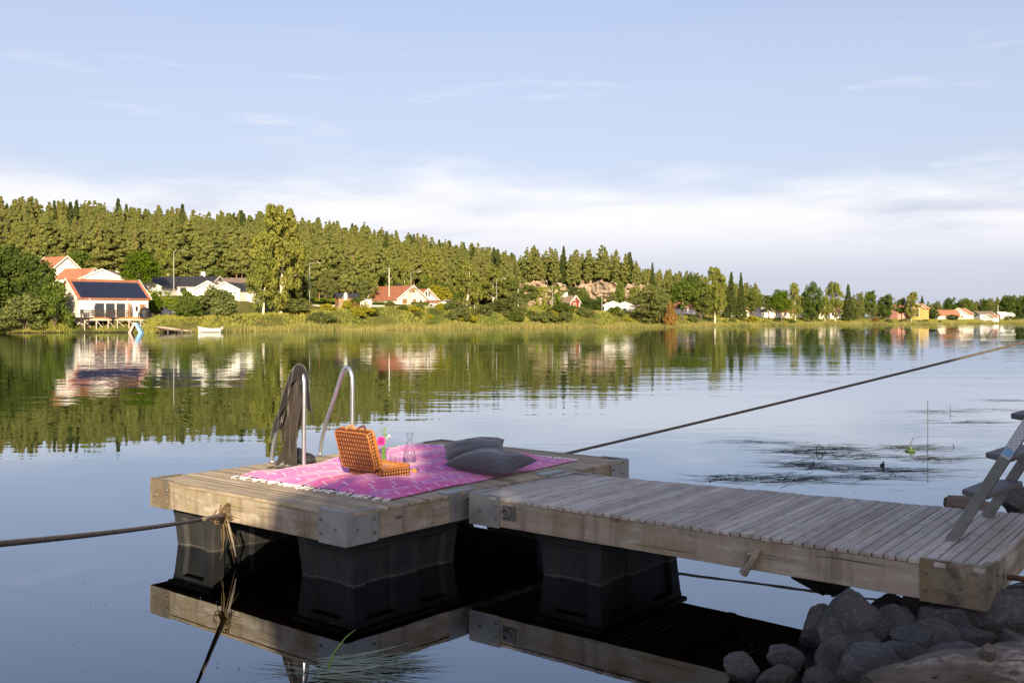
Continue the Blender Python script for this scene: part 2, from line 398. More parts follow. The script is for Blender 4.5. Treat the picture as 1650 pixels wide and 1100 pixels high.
def blanket_mat():
    t = NT('striped_pink_cotton'); uv = t.new('ShaderNodeTexCoord').outputs['UV']
    sp = t.new('ShaderNodeSeparateXYZ'); t.l.new(uv, sp.inputs[0]); u, v = sp.outputs[0], sp.outputs[1]   # metres
    row = t.math('FLOOR', t.math('MULTIPLY', v, 15.0)); fr = t.math('FRACT', t.math('MULTIPLY', v, 15.0))
    wn_ = t.new('ShaderNodeTexWhiteNoise', noise_dimensions='1D'); t.put(wn_.inputs['W'], row)
    rr = wn_.outputs['Value']
    band = t.ramp(rr, [(0.0, (0.74, 0.100, 0.36)), (0.35, (0.66, 0.055, 0.29)), (0.6, (0.60, 0.105, 0.44)), (0.8, (0.46, 0.10, 0.45)), (1.0, (0.82, 0.17, 0.36))])
    big = t.noise(t.coord('UV', (0.25, 2.2, 1)), 1.0, 2)
    band = t.mix(t.rng(big, 0.4, 0.65, 0, 0.6), band, (0.56, 0.11, 0.46))
    thr = t.noise(t.coord('UV', (90, 5, 1)), 4, 2); thr2 = t.noise(t.coord('UV', (5, 90, 1)), 4, 2)
    band = t.mix(t.rng(thr, 0.4, 0.7, 0, 0.16), band, (0.85, 0.45, 0.66))
    du = t.math('FRACT', t.math('ADD', t.math('MULTIPLY', u, 4.2), t.math('MULTIPLY', rr, 7.3)))
    dash = t.math('LESS_THAN', t.math('ABSOLUTE', t.math('SUBTRACT', du, 0.5)), 0.021)
    dash = t.math('MULTIPLY', dash, t.math('GREATER_THAN', rr, 0.12))
    ln = t.math('MULTIPLY', t.math('LESS_THAN', fr, 0.07), 0.40)
    ln = t.math('MULTIPLY', ln, t.rng(t.noise(t.coord('UV', (9, 40, 1)), 1, 3), 0.45, 0.6))
    col = t.mix(t.math('MAXIMUM', t.math('MULTIPLY', dash, 1.0), ln), band, (0.86, 0.80, 0.84))
    b = t.bump(t.math('ADD', thr, thr2), 0.25, 0.003)
    return t.pbr(col, 0.95, 0, b, 0.1, Sheen_Weight=0.25)
BLANK = blanket_mat()
COTTON = plain('white_cotton', (0.80, 0.77, 0.76), 0.95, 0, 0.05, 30)
def cloth(name, c1, c2, sc=120):
    t = NT(name); v = t.coord('Object', rnd=3); n = t.noise(v, 5, 4); f = t.noise(v, sc, 3)
    return t.pbr(t.mix(t.rng(t.math('ADD', t.math('MULTIPLY', n, .6), t.math('MULTIPLY', f, .4)), 0.35, 0.65), c1, c2), 0.95, 0, t.bump(f, 0.35, 0.003), 0.1, Sheen_Weight=0.3)
PILLOW = cloth('charcoal_linen', (0.058, 0.058, 0.068), (0.105, 0.103, 0.116), 160)
TOWEL = cloth('charcoal_towelling', (0.010, 0.010, 0.012), (0.024, 0.023, 0.025), 90)
TOWELB = cloth('brown_towelling', (0.022, 0.019, 0.018), (0.044, 0.037, 0.034), 90)
WICK = plain('wicker_brown', (0.125, 0.036, 0.010), 0.45, 0, 0.4, 45, 0.5, 0.3)
WICKL = plain('wicker_honey', (0.50, 0.255, 0.105), 0.45, 0, 0.3, 45, 0.5, 0.2)
LINING = plain('pink_check_lining', (0.62, 0.30, 0.24), 0.9, 0, 0.2, 60)
def glass():
    t = NT('clear_glass'); lw = t.new('ShaderNodeLayerWeight'); lw.inputs[0].default_value = 0.5
    a = t.new('ShaderNodeBsdfTransparent'); a.inputs[0].default_value = (0.965, 0.975, 0.98, 1)
    b = t.new('ShaderNodeBsdfGlossy'); b.inputs['Roughness'].default_value = 0.02
    mx = t.new('ShaderNodeMixShader'); t.put(mx.inputs[0], t.math('MULTIPLY_ADD', t.math('POWER', lw.outputs['Facing'], 3.0), 0.55, 0.05)); t.l.new(a.outputs[0], mx.inputs[1]); t.l.new(b.outputs[0], mx.inputs[2])
    t.l.new(mx.outputs[0], t.out.inputs[0]); return t.m
GLASS = glass()
PORC = plain('white_porcelain', (0.82, 0.80, 0.78), 0.25, 0, 0.03, 5, 0.5)
ORANGE = plain('orange_fruit', (0.85, 0.42, 0.02), 0.4, 0, 0.25, 40)
PETAL = plain('magenta_petal', (0.78, 0.03, 0.30), 0.6, 0, 0.2, 60)
PETALW = plain('white_petal', (0.85, 0.82, 0.76), 0.6, 0, 0.06, 60)
EYE = plain('flower_eye', (0.10, 0.015, 0.03), 0.8)
PADG = plain('lily_pad_green', (0.07, 0.11, 0.025), 0.6, 0, 0.3, 40)
STEM = plain('green_stem', (0.12, 0.24, 0.03), 0.6, 0, 0.3, 40)
BLACKB = plain('black_nylon', (0.022, 0.022, 0.025), 0.6, 0, 0.3, 20, 0.4, 0.3)
STICK = None

# far shore
WHITE = plain('white_boards', (0.80, 0.76, 0.70), 0.75, 0, 0.05, 0.6)
CREAM = plain('cream_render', (0.78, 0.70, 0.58), 0.8, 0, 0.05, 0.6)
REDT = plain('red_roof_tiles', (0.33, 0.130, 0.075), 0.85, 0, 0.16, 1.5, 0.3, 0.3)
ORT = plain('orange_roof_tiles', (0.38, 0.165, 0.095), 0.85, 0, 0.14, 1.5, 0.3, 0.3)
DARKR = plain('dark_roof_felt', (0.035, 0.037, 0.045), 0.7, 0, 0.2, 1.5)
BROWNR = plain('brown_roof_tiles', (0.22, 0.165, 0.13), 0.85, 0, 0.16, 1.5)
SOLAR = plain('solar_cells', (0.016, 0.020, 0.045), 0.22, 0, 0.15, 2, 0.5)
FALU = plain('falu_red_boards', (0.26, 0.035, 0.022), 0.85, 0, 0.12, 1.5)
YELB = plain('yellow_boards', (0.52, 0.38, 0.13), 0.8, 0, 0.08, 1.5)
BROWNB = plain('brown_shed_boards', (0.36, 0.19, 0.085), 0.8, 0, 0.15, 1.5)
PANE = plain('window_pane', (0.035, 0.04, 0.05), 0.08, 0, 0.2, 0.8, 0.6)
PANEW = plain('warm_window_pane', (0.30, 0.17, 0.07), 0.15, 0, 0.3, 1.2, 0.6)
TERR = plain('dark_terrace_boards', (0.055, 0.045, 0.04), 0.8, 0, 0.2, 2)
RACK = plain('pale_rack_timber', (0.42, 0.36, 0.30), 0.85, 0, 0.1, 2)
KAYAK = plain('orange_canoe_hull', (0.66, 0.20, 0.05), 0.4, 0, 0.12, 2)
LAMPG = plain('lamp_post_zinc', (0.34, 0.34, 0.33), 0.5, 0.4, 0.08, 2)
PINKP = plain('pink_plastic', (0.72, 0.36, 0.33), 0.5, 0, 0.1, 2)
BLUEP = plain('light_blue_plastic', (0.22, 0.46, 0.72), 0.5, 0, 0.1, 2)
ASPH = plain('road_asphalt', (0.06, 0.058, 0.056), 0.9, 0, 0.15, 1)
PBARK = plain('pine_bark', (0.25, 0.150, 0.095), 0.95, 0, 0.35, 1.6)
BBARK = plain('birch_bark', (0.55, 0.50, 0.44), 0.9, 0, 0.35, 2.5)
GBARK = plain('grey_bark', (0.12, 0.095, 0.075), 0.95, 0, 0.3, 2)
L_PINE = leaf('pine_needles', (0.088, 0.115, 0.034), (0.245, 0.265, 0.078), (0.21, 0.205, 0.062), 0.14, 0.6)
L_SPRU = leaf('spruce_needles', (0.030, 0.050, 0.018), (0.100, 0.125, 0.036), None, 0.10, 0.6)
L_BIRC = leaf('birch_leaves', (0.11, 0.15, 0.03), (0.33, 0.35, 0.085), (0.26, 0.26, 0.06), 0.3, 0.8)
L_BROAD = leaf('broad_leaves', (0.050, 0.091, 0.018), (0.159, 0.207, 0.039), (0.138, 0.159, 0.041), 0.25, 0.7)
L_DARK = leaf('alder_leaves', (0.036, 0.069, 0.017), (0.117, 0.159, 0.036), None, 0.22, 0.6)
L_MAPLE = leaf('maple_leaves', (0.047, 0.091, 0.011), (0.138, 0.200, 0.019), None, 0.25, 0.7)
L_WILL = leaf('willow_leaves', (0.097, 0.127, 0.041), (0.207, 0.235, 0.076), (0.166, 0.179, 0.055), 0.25, 0.8)
L_YEL = leaf('yellow_green_leaves', (0.193, 0.207, 0.017), (0.469, 0.414, 0.041), (0.331, 0.331, 0.041), 0.25, 0.8)
L_HEDGE = leaf('hedge_leaves', (0.069, 0.124, 0.014), (0.207, 0.276, 0.028), (0.276, 0.304, 0.028), 0.2, 0.8)
L_RUST = leaf('rusty_leaves', (0.179, 0.117, 0.041), (0.373, 0.207, 0.062), None, 0.22, 0.8)
L_REED = leaf('reed_blades', (0.070, 0.100, 0.030), (0.42, 0.37, 0.13), None, 0.25, 0.10)
L_DRY = leaf('dry_grass_blades', (0.276, 0.214, 0.076), (0.524, 0.386, 0.138), None, 0.25, 0.25)
L_LAWN = leaf('meadow_blades', (0.110, 0.150, 0.030), (0.40, 0.36, 0.09), None, 0.25, 0.07)
L_FLOAT = leaf('floating_leaves', (0.13, 0.155, 0.11), (0.36, 0.39, 0.30), None, 0.1, 3.0)
L_WEED = leaf('dark_pondweed', (0.045, 0.052, 0.048), (0.14, 0.155, 0.13), None, 0.05, 3.0)

# ------------------------------------------------------------------ ground (one sheet) and lake
SHX = [-2500, -400, -120, -68, -49, -40, -24, -3, 22, 58, 105, 183, 300, 900, 3000]
SHY = [120, 122, 131, 137, 138, 150, 170, 192, 208, 254, 300, 367, 450, 800, 1500]
NSX = [-2500, -12, 0.6, 1.6, 1.95, 2.6, 3.6, 4.9, 7, 12, 22, 60, 400, 3000]
NSY = [0, 3.0, 4.2, 5.0, 6.3, 6.9, 7.6, 8.8, 11, 14.5, 19, 40, 120, 600]
def ground_h(X, Y):
    X = np.asarray(X, float); Y = np.asarray(Y, float)
    ys = np.interp(X, SHX, SHY) + 1.6 * np.sin(X * 0.31) + 0.9 * np.sin(X * 0.83 + 1)
    s = Y - ys
    P1 = np.interp(X, [-120, -64, -50, -40, -22, 0, 25, 60, 110], [1.7, 1.8, 1.9, 2.5, 4.0, 4.1, 3.1, 1.9, 1.2])
    P2 = np.interp(X, [-120, -55, -38, -12, 20, 60], [4.0, 4.2, 2.4, 0.9, 0.7, 0.4])
    Rr = np.interp(X, [-300, -150, -114, -77, -41, -5, 32, 65, 100], [19.3, 19.3, 18.8, 16.0, 14.0, 11.4, 7.8, 5.4, 2.5])
    b1 = np.interp(X, [-47, -38], [8.0, 17.0]); tb = np.clip(s / b1, 0, 1)
    far = tb * tb * (3 - 2 * tb) * P1 + smooth(17, 46, s) * P2
    s0 = np.interp(X, [15, 50], [50, 28]); s1 = np.interp(X, [15, 50], [150, 78]); tt = np.clip((s - s0) / (s1 - s0), 0, 1)
    hill = tt * tt * (3 - 2 * tt) * np.maximum(Rr - P1 - P2, 0)
    w = smooth(0, 7, X) * (1 - smooth(30, 40, X))
    step = smooth(259, 262.5, Y) * (9.6 + 0.6 * np.sin(X * 0.35) - P1 - P2)
    far = far + hill * (1 - w) + step * w
    far = np.where(s < 0, np.maximum(s * 0.12, -2.2), far) + np.where(s > 1, 0.12 * np.sin(X * 1.1) * np.cos(Y * 0.9), 0)
    sn = np.interp(X, NSX, NSY) - Y
    near = np.where(sn > 0, np.minimum(sn * 0.08, 0.03 + sn * 0.05), np.maximum(sn * 0.42, -2.2)) + 0.02 * np.sin(X * 7) * np.cos(Y * 6)
    near = np.minimum(near, 1.2)
    return np.where(Y < 75, near, far)
def gh(x, y): return float(ground_h(x, y))
gx = np.unique(np.concatenate([[-4000, -2000, -1000, -600], np.arange(-400, -12, 4), np.arange(-12, 14, 0.4), np.arange(14, 420, 4), [500, 700, 1000, 1600, 3000, 5000]]))
gy = np.unique(np.concatenate([[-600, -200, -90], np.arange(-60, 0, 4), np.arange(0, 16, 0.4), np.arange(16, 112, 8), np.arange(112, 480, 2.5), [520, 580, 700, 900, 1300, 2000, 3500, 6000]]))
GX, GY = np.meshgrid(gx, gy)
GZ = ground_h(GX, GY)
nx, ny = len(gx), len(gy)
gm = bpy.data.meshes.new('ground'); idx = np.arange(nx * ny).reshape(ny, nx)
gf = np.stack([idx[:-1, :-1], idx[:-1, 1:], idx[1:, 1:], idx[1:, :-1]], -1).reshape(-1, 4)
gm.from_pydata(np.stack([GX.ravel(), GY.ravel(), GZ.ravel()], -1).tolist(), [], gf.tolist()); gm.update()
tag(link('ground', gm, GROUND, smooth='all', fix=False), 'grassy shore and hillside ground around the lake', kind='structure')
wb = MB(); wb.add([(-4000, -60, 0), (5000, -60, 0), (5000, 3000, 0), (-4000, 3000, 0)], [(0, 1, 2, 3)])
tag(link('lake_water', wb, WATER, fix=False), 'calm lake water mirroring sky and forest', kind='structure')

# rock cliff in the hillside
cx_, cz_ = np.meshgrid(np.linspace(-2, 40, 90), np.linspace(0, 1, 26))
edge = smooth(-2, 3, cx_) * (1 - smooth(35, 40, cx_))
rr_ = RNG.normal(size=cx_.shape)
for _ in range(2): rr_ = (rr_ + np.roll(rr_, 1, 0) + np.roll(rr_, -1, 0) + np.roll(rr_, 1, 1) + np.roll(rr_, -1, 1)) / 3.0
blk_ = np.repeat(RNG.normal(size=45), 2)[None, :]; lev = np.repeat(RNG.normal(size=(13, 45)), 2, 0).repeat(2, 1)
cy_ = 256.6 + cz_ * 4.2 + rr_ * 0.5 + blk_ * 0.6 + lev * 0.55 + 1.2 * np.sin(cx_ * 0.4)
czz = 3.0 + cz_ * ((7.6 + 0.6 * np.sin(cx_ * 0.35) + 0.55 * blk_) * edge + 0.2) + rr_ * 0.3
ci = np.arange(cx_.size).reshape(cx_.shape)
cf = np.stack([ci[:-1, :-1], ci[:-1, 1:], ci[1:, 1:], ci[1:, :-1]], -1).reshape(-1, 4)
cm = bpy.data.meshes.new('rock_cliff'); cm.from_pydata(np.stack([cx_.ravel(), cy_.ravel(), czz.ravel()], -1).tolist(), [], cf.tolist()); cm.update()
tag(link('rock_cliff', cm, CLIFF), 'pale broken rock face below the pines', kind='structure')

# ------------------------------------------------------------------ vegetation
def leaf_quads(c, rad, per, size, up=0.3, aspect=1.0, droop=False, shell=0.45):
    c = np.repeat(np.asarray(c, float), per, 0); rad = np.repeat(np.asarray(rad, float), per, 0); n = len(c)
    d = RNG.normal(size=(n, 3)); d /= np.linalg.norm(d, axis=1)[:, None]
    r = (shell + (1 - shell) * RNG.random(n)) ** 0.7
    p = c + d * r[:, None] * rad
    nm = d + RNG.normal(size=(n, 3)) * 0.55 + np.array([0, 0, up]); nm /= np.linalg.norm(nm, axis=1)[:, None]
    if droop: a = np.tile(np.array([0, 0, -1.0]), (n, 1)) + RNG.normal(size=(n, 3)) * 0.28
    else: a = RNG.normal(size=(n, 3))
    t = a - nm * (a * nm).sum(1)[:, None]; t /= np.linalg.norm(t, axis=1)[:, None]
    b = np.cross(nm, t)
    s = size * (0.6 + 0.8 * RNG.random(n))[:, None]
    t, b = t * s * aspect, b * s
    return np.stack([p - t, p - b * 0.8 + t * 0.1, p + t, p + b * 0.8 + t * 0.1], 1).reshape(-1, 3)

def trunk_mb(H, r0, top=0.95, bend=0.2, limbs=(), n=6, r1=None):
    m = MB(); k = 7
    ph = random.random() * 6
    def ax(t): return Vector((bend * math.sin(t * 2.4 + ph) - bend * math.sin(ph), bend * math.cos(t * 2 + ph) - bend * math.cos(ph), H * t))
    pts = [ax(top * i / (k - 1)) for i in range(k)]
    m.tube(pts, [r0 * (1.25 if i == 0 else 1) * (1 - 0.85 * i / (k - 1)) for i in range(k)], n)
    for (t, a, L, rise) in limbs:
        p = ax(t); q = p + Vector((math.cos(a) * L, math.sin(a) * L, rise * L))
        mid = (p + q) / 2 + Vector((0, 0, 0.08 * L))
        r = r0 * (1 - 0.85 * t) * 0.5 + 0.015
        m.tube([p, mid, q], [r, r * 0.7, r * 0.3], 4)
    return m

def mk_pine(H=12.0, dens=120, narrow=1.0, low=0.22):
    cs, rs, limbs = [], [], []
    k = 30; ph = random.random() * 6
    for i in range(k):
        t = low + (1 - low) * (i + 0.5) / k; u = (t - low) / (1 - low)
        Rm = narrow * 2.5 * (min(1, 0.5 + 2.4 * u)) * (1 - u) ** 0.85 * random.uniform(.75, 1.2) + .08
        for j in range(3 if u < 0.75 else 2):
            a = ph + i * 2.4 + j * 2.1 + random.uniform(-.5, .5); q = Rm * random.uniform(0.35, 1.1)
            cs.append((math.cos(a) * q, math.sin(a) * q, H * t + random.uniform(-.25, .25) + 0.1 * q))
            f = random.uniform(0.65, 1.2) * (1.12 - .90 * u); rs.append((0.78 * f * narrow, 0.78 * f * narrow, 0.52 * f))
            if random.random() < 0.35: limbs.append((max(0.05, t - 0.03), a, q, 0.15))
    for j in range(3): limbs.append((random.uniform(0.25, low), random.random() * 6, random.uniform(.5, 1.1), -0.1))
    cr = leaf_quads(cs, rs, dens, 0.125, 0.4, 1.6)
    return trunk_mb(H, 0.16, 0.97, 0.25, limbs), cr
def mk_spruce(H=14.0, wide=1.0):
    cs, rs = [], []
    k = 34
    for i in range(k):
        t = 0.10 + 0.90 * i / k; Rm = wide * 2.1 * (1 - t) ** 0.9 + 0.03
        m = max(3, int(9 * (1 - t)) + 2); ph = random.random() * 6
        for j in range(m):
            a = ph + j * 2 * math.pi / m; q = Rm * random.uniform(0.55, 1.05)
            kq = 0.62 * (1 - t) + 0.10; cs.append((math.cos(a) * q, math.sin(a) * q, H * t - 0.18 * q)); rs.append((kq, kq, 0.26))
    cr = leaf_quads(cs, rs, 40, 0.12, 0.3, 1.6)
    return trunk_mb(H, 0.22, 0.98, 0.05), cr
def mk_birch(H=12.0, wide=1.0, dens=40, low=0.16):
    cs, rs, limbs = [], [], []
    for i in range(95):
        t = low + (1 - low) * random.random() ** 0.85; u = (t - low) / (1 - low)
        Rm = wide * 2.6 * (0.35 + 0.65 * math.sin(math.pi * min(1, 0.18 + u * 0.80)) ** 0.8)
        a = random.random() * 6.283; q = Rm * math.sqrt(random.random()) * random.uniform(.8, 1.1)
        cs.append((math.cos(a) * q, math.sin(a) * q, H * t)); f = random.uniform(.7, 1.3)
        rs.append((0.50 * f, 0.50 * f, 0.85 * f))
        if i % 6 == 0: limbs.append((max(0.15, t - 0.18), a, q * 0.9, 1.1))
    cr = leaf_quads(cs, rs, int(dens * 1.8), 0.115, 0.1, 1.8, droop=True)
    return trunk_mb(H, 0.2, 0.93, 0.3, limbs), cr
def mk_broad(H=10.0, wide=1.0, dens=46, low=0.22, lobes=85, rough=0.35):
    cs, rs, limbs = [], [], []
    cz, rz, rx = H * (low + 1) / 2, H * (1 - low) / 2, wide * 3.4
    bumps = [(random.random() * 6.28, random.uniform(-1, 1), random.uniform(.75, 1.2)) for _ in range(7)]
    for i in range(lobes):
        d = Vector((random.gauss(0, 1), random.gauss(0, 1), random.gauss(0, 1))).normalized()
        q = random.uniform(0.55, 1.0)
        a = math.atan2(d.y, d.x); k = 1.0
        for (ba, bz, bs) in bumps:
            dd = math.cos(a - ba) * 0.6 + (1 - abs(d.z - bz)) * 0.4
            if dd > 0.75: k *= 1 + (bs - 1) * 0.8
        q *= k * random.uniform(1 - rough * 0.5, 1 + rough * 0.15)
        cs.append((d.x * rx * q, d.y * rx * q, cz + d.z * rz * q * 0.95)); f = random.uniform(.7, 1.35); rs.append((0.85 * f * wide ** .5, 0.85 * f * wide ** .5, 0.62 * f))
        if i % 7 == 0: limbs.append((random.uniform(low * 0.7, low + 0.25), a, rx * 0.6, random.uniform(.5, 1.3)))
    cr = leaf_quads(cs, rs, int(dens * 2.0), 0.14, 0.35, 1.2)
    return trunk_mb(H, 0.24, 0.8, 0.25, limbs), cr
def mk_bush(H=4.0, wide=1.0, dens=44, lobes=60):
    cs, rs = [], []
    for i in range(lobes):
        a = random.random() * 6.283; u = random.random(); el_ = random.uniform(0, 1.45)
        q = random.uniform(.55, 1.0)
        x = math.cos(a) * math.cos(el_) * 2.4 * wide * q; y = math.sin(a) * math.cos(el_) * 2.4 * wide * q
        cs.append((x, y, 0.12 * H + math.sin(el_) * H * 0.82 * q)); f = random.uniform(.7, 1.3); rs.append((.55 * f, .55 * f, .50 * f))
    m = MB()
    for j in range(5):
        a = j * 1.3; m.tube([(0, 0, -0.3), (math.cos(a) * .5 * wide, math.sin(a) * .5 * wide, H * .35), (math.cos(a) * 1.3 * wide, math.sin(a) * 1.3 * wide, H * .7)], [.07, .05, .02], 5)
    return m, leaf_quads(cs, rs, int(dens * 1.8), 0.11, 0.3, 1.3)

VAR = {}
def variant(key, fn, n, leafm, bark, w0, h0, **k):
    out = []
    for i in range(n):
        tr, cr = fn(**k)
        tm = tr.mesh(key + '_trunk'); fix_normals(tm); tm.materials.append(bark)
        c = np_mesh(key + '_crown', cr, 4); c.materials.append(leafm)
        out.append((tm, c))
    VAR[key] = (out, w0, h0)
variant('pine', mk_pine, 8, L_PINE, PBARK, 4.4, 12.0)
variant('tallpine', mk_pine, 2, L_PINE, PBARK, 4.4, 12.0, low=0.42, narrow=1.05)
variant('spruce', mk_spruce, 3, L_SPRU, GBARK, 4.4, 14.0)
variant('birch', mk_birch, 3, L_BIRC, BBARK, 5.4, 12.0)
variant('bigbirch', mk_birch, 1, L_BIRC, BBARK, 5.4, 12.0, dens=95, low=0.10)
variant('broad', mk_broad, 3, L_BROAD, GBARK, 6.8, 10.0)
variant('alder', mk_broad, 3, L_DARK, GBARK, 6.8, 10.0, low=0.05, lobes=110)
variant('maple', mk_broad, 1, L_MAPLE, GBARK, 6.8, 10.0, low=0.24, lobes=120, rough=0.15)
variant('willow', mk_broad, 2, L_WILL, GBARK, 6.8, 10.0, low=0.06)
variant('thuja', mk_broad, 2, L_YEL, GBARK, 6.8, 10.0, low=0.02, lobes=100, rough=0.2)
variant('bush', mk_bush, 3, L_WILL, GBARK, 4.8, 4.0)
variant('greenbush', mk_bush, 3, L_BROAD, GBARK, 4.8, 4.0)
variant('yellowbush', mk_bush, 2, L_YEL, GBARK, 4.8, 4.0)
variant('rustbush', mk_bush, 1, L_RUST, GBARK, 4.8, 4.0)

def put_tree(name, key, x, y, w, h, label, cat='tree', group=None, vi=None, z=None):
    vs_, w0, h0 = VAR[key]
    tm, cm_ = vs_[random.randrange(len(vs_)) if vi is None else vi % len(vs_)]
    o = thing(name, label, cat, (x, y, (gh(x, y) if z is None else z) - 0.05), random.random() * 6.283, group)
    o.scale = (w / w0, w / w0, h / h0); o.rotation_euler[0] = random.gauss(0, .025); o.rotation_euler[1] = random.gauss(0, .025)
    share('trunk' if 'bush' not in key else 'stem', tm, o); share('crown' if 'bush' not in key else 'foliage', cm_, o)
    return o
def tree_px(name, key, px, ptop, wpx, Y, label, cat='tree', group=None, vi=None):
    p = at(px, ptop, Y); z = gh(p.x, p.y)
    return put_tree(name, key, p.x, p.y, wpx * Y / FOC, max(0.5, p.z - z), label, cat, group, vi)

# --- the pine wood on the hill: the nearest pines one by one, the rest as one mass
cand = []
for X in np.arange(-185, 100, 3.5):
    for s in np.arange(38, 215, 3.6):
        x = X + random.uniform(-1.9, 1.9); y = float(np.interp(x, SHX, SHY)) + s + random.uniform(-1.9, 1.9)
        px = 825 + FOC * x / y
        if px < -60 or px > 1225: continue
        if 1.0 < x < 37 and y < 262.5: continue
        if x < 30 and s < 47: continue
        if x > 37 and s < 44: continue
        if y > 345: continue
        if (x < -28 and y < 201) or (-28 <= x < -4 and y < 233): continue
        h = float(np.interp(x, [-60, -10, 15, 40, 80], [13.2, 12.0, 9.6, 9.6, 9.0])) * random.uniform(0.78, 1.15)
        z = gh(x, y)
        cand.append((h / y, x, y, z, h))
cand.sort(key=lambda c: c[2] - 3 * random.random())
near_p, far_p = cand[:290], cand[290:]
for (q, x, y, z, h) in near_p:
    put_tree('pine_tree', 'pine' if random.random() < 0.7 else 'tallpine', x, y, h * 0.33 * random.uniform(.8, 1.25), h,
             'tall pine among the front rows of the dense hillside forest', 'tree', 'pines of the hillside forest')
src = bpy.data.collections.new('forest_source')
for key in ('pine', 'spruce'):
    for i, (tm, c) in enumerate(VAR[key][0]):
        j = bpy.data.objects.new('src', tm); 
        v1 = np.empty(len(tm.vertices) * 3, np.float32)
        # one mesh holding stem and crown of a source tree
        import bmesh
        b = bmesh.new(); b.from_mesh(tm); nf0 = len(b.faces); b.from_mesh(c)
        b.faces.ensure_lookup_table()
        for f in b.faces[nf0:]: f.material_index = 1
        mm = bpy.data.meshes.new('forest_tree'); b.to_mesh(mm); b.free()
        mm.materials.append(tm.materials[0]); mm.materials.append(c.materials[0])
        bpy.data.objects.remove(j)
        so = bpy.data.objects.new('forest_tree_source', mm); src.objects.link(so)
def gn_forest(name, pts, label):
    m = bpy.data.meshes.new(name); m.from_pydata([p[:3] for p in pts], [], [])
    for an, dt, col_ in (('scl', 'FLOAT_VECTOR', 3), ('rot', 'FLOAT', 4), ('idx', 'INT', 5)):
        a = m.attributes.new(an, dt, 'POINT')
        if dt == 'FLOAT_VECTOR': a.data.foreach_set('vector', np.array([p[3] for p in pts], np.float32).ravel())
        else: a.data.foreach_set('value', np.array([p[col_] for p in pts], np.int32 if dt == 'INT' else np.float32))
    o = bpy.data.objects.new(name, m); COL.objects.link(o)
    ng = bpy.data.node_groups.new(name, 'GeometryNodeTree')
    ng.interface.new_socket('Geometry', in_out='INPUT', socket_type='NodeSocketGeometry')
    ng.interface.new_socket('Geometry', in_out='OUTPUT', socket_type='NodeSocketGeometry')
    N, Lk = ng.nodes, ng.links
    gi, go = N.new('NodeGroupInput'), N.new('NodeGroupOutput')
    ci_ = N.new('GeometryNodeCollectionInfo'); ci_.inputs[0].default_value = src; ci_.inputs[1].default_value = True; ci_.inputs[2].default_value = True
    ip = N.new('GeometryNodeInstanceOnPoints'); ip.inputs['Pick Instance'].default_value = True
    def na(n_, t_):
        q = N.new('GeometryNodeInputNamedAttribute'); q.data_type = t_; q.inputs[0].default_value = n_; return q.outputs[0]
    cxyz = N.new('ShaderNodeCombineXYZ'); Lk.new(na('rot', 'FLOAT'), cxyz.inputs[2])
    Lk.new(gi.outputs[0], ip.inputs['Points']); Lk.new(ci_.outputs[0], ip.inputs['Instance'])
    Lk.new(na('idx', 'INT'), ip.inputs['Instance Index']); Lk.new(cxyz.outputs[0], ip.inputs['Rotation']); Lk.new(na('scl', 'FLOAT_VECTOR'), ip.inputs['Scale'])
    Lk.new(ip.outputs[0], go.inputs[0])
    md = o.modifiers.new('trees', 'NODES'); md.node_group = ng
    return tag(o, label, kind='stuff')
pts = []
for (q, x, y, z, h) in far_p:
    sp_ = random.random() < 0.10
    k = h / (14.0 if sp_ else 12.0) * (1.08 if sp_ else 1)
    wv = k * random.uniform(.85, 1.2)
    pts.append((x, y, z - 0.1, (wv, wv, k), random.random() * 6.28, random.randrange(8, 11) if sp_ else random.randrange(0, 8)))
gn_forest('pine_forest', pts, 'dense pine wood covering the upper hillside up to the skyline')
# far shore wood closing the view on the right and beyond the hill
pts = []
for i in range(420):
    px = random.uniform(1130, 1760); Y = random.uniform(415, 620)
    if px < 1330: Y = random.uniform(330, 460)
    p = at(px, 500, Y); z = gh(p.x, p.y)
    target = float(np.interp(px, [1130, 1200, 1240, 1330, 1450, 1560, 1620, 1700], [474, 474, 478, 480, 488, 486, 478, 474])) + random.uniform(-3, 8)
    h = max(3, CAM_H - (target - 512) * Y / FOC - z)
    sp_ = random.random() < 0.35; k = h / (14 if sp_ else 12); wv = k * random.uniform(1.1, 1.7) if not sp_ else k
    pts.append((p.x, p.y, z - 0.1, (wv, wv, k), random.random() * 6.28, random.randrange(8, 11) if sp_ else random.randrange(0, 8)))
gn_forest('far_wood', pts, 'distant dark belt of woodland behind the right-hand houses')

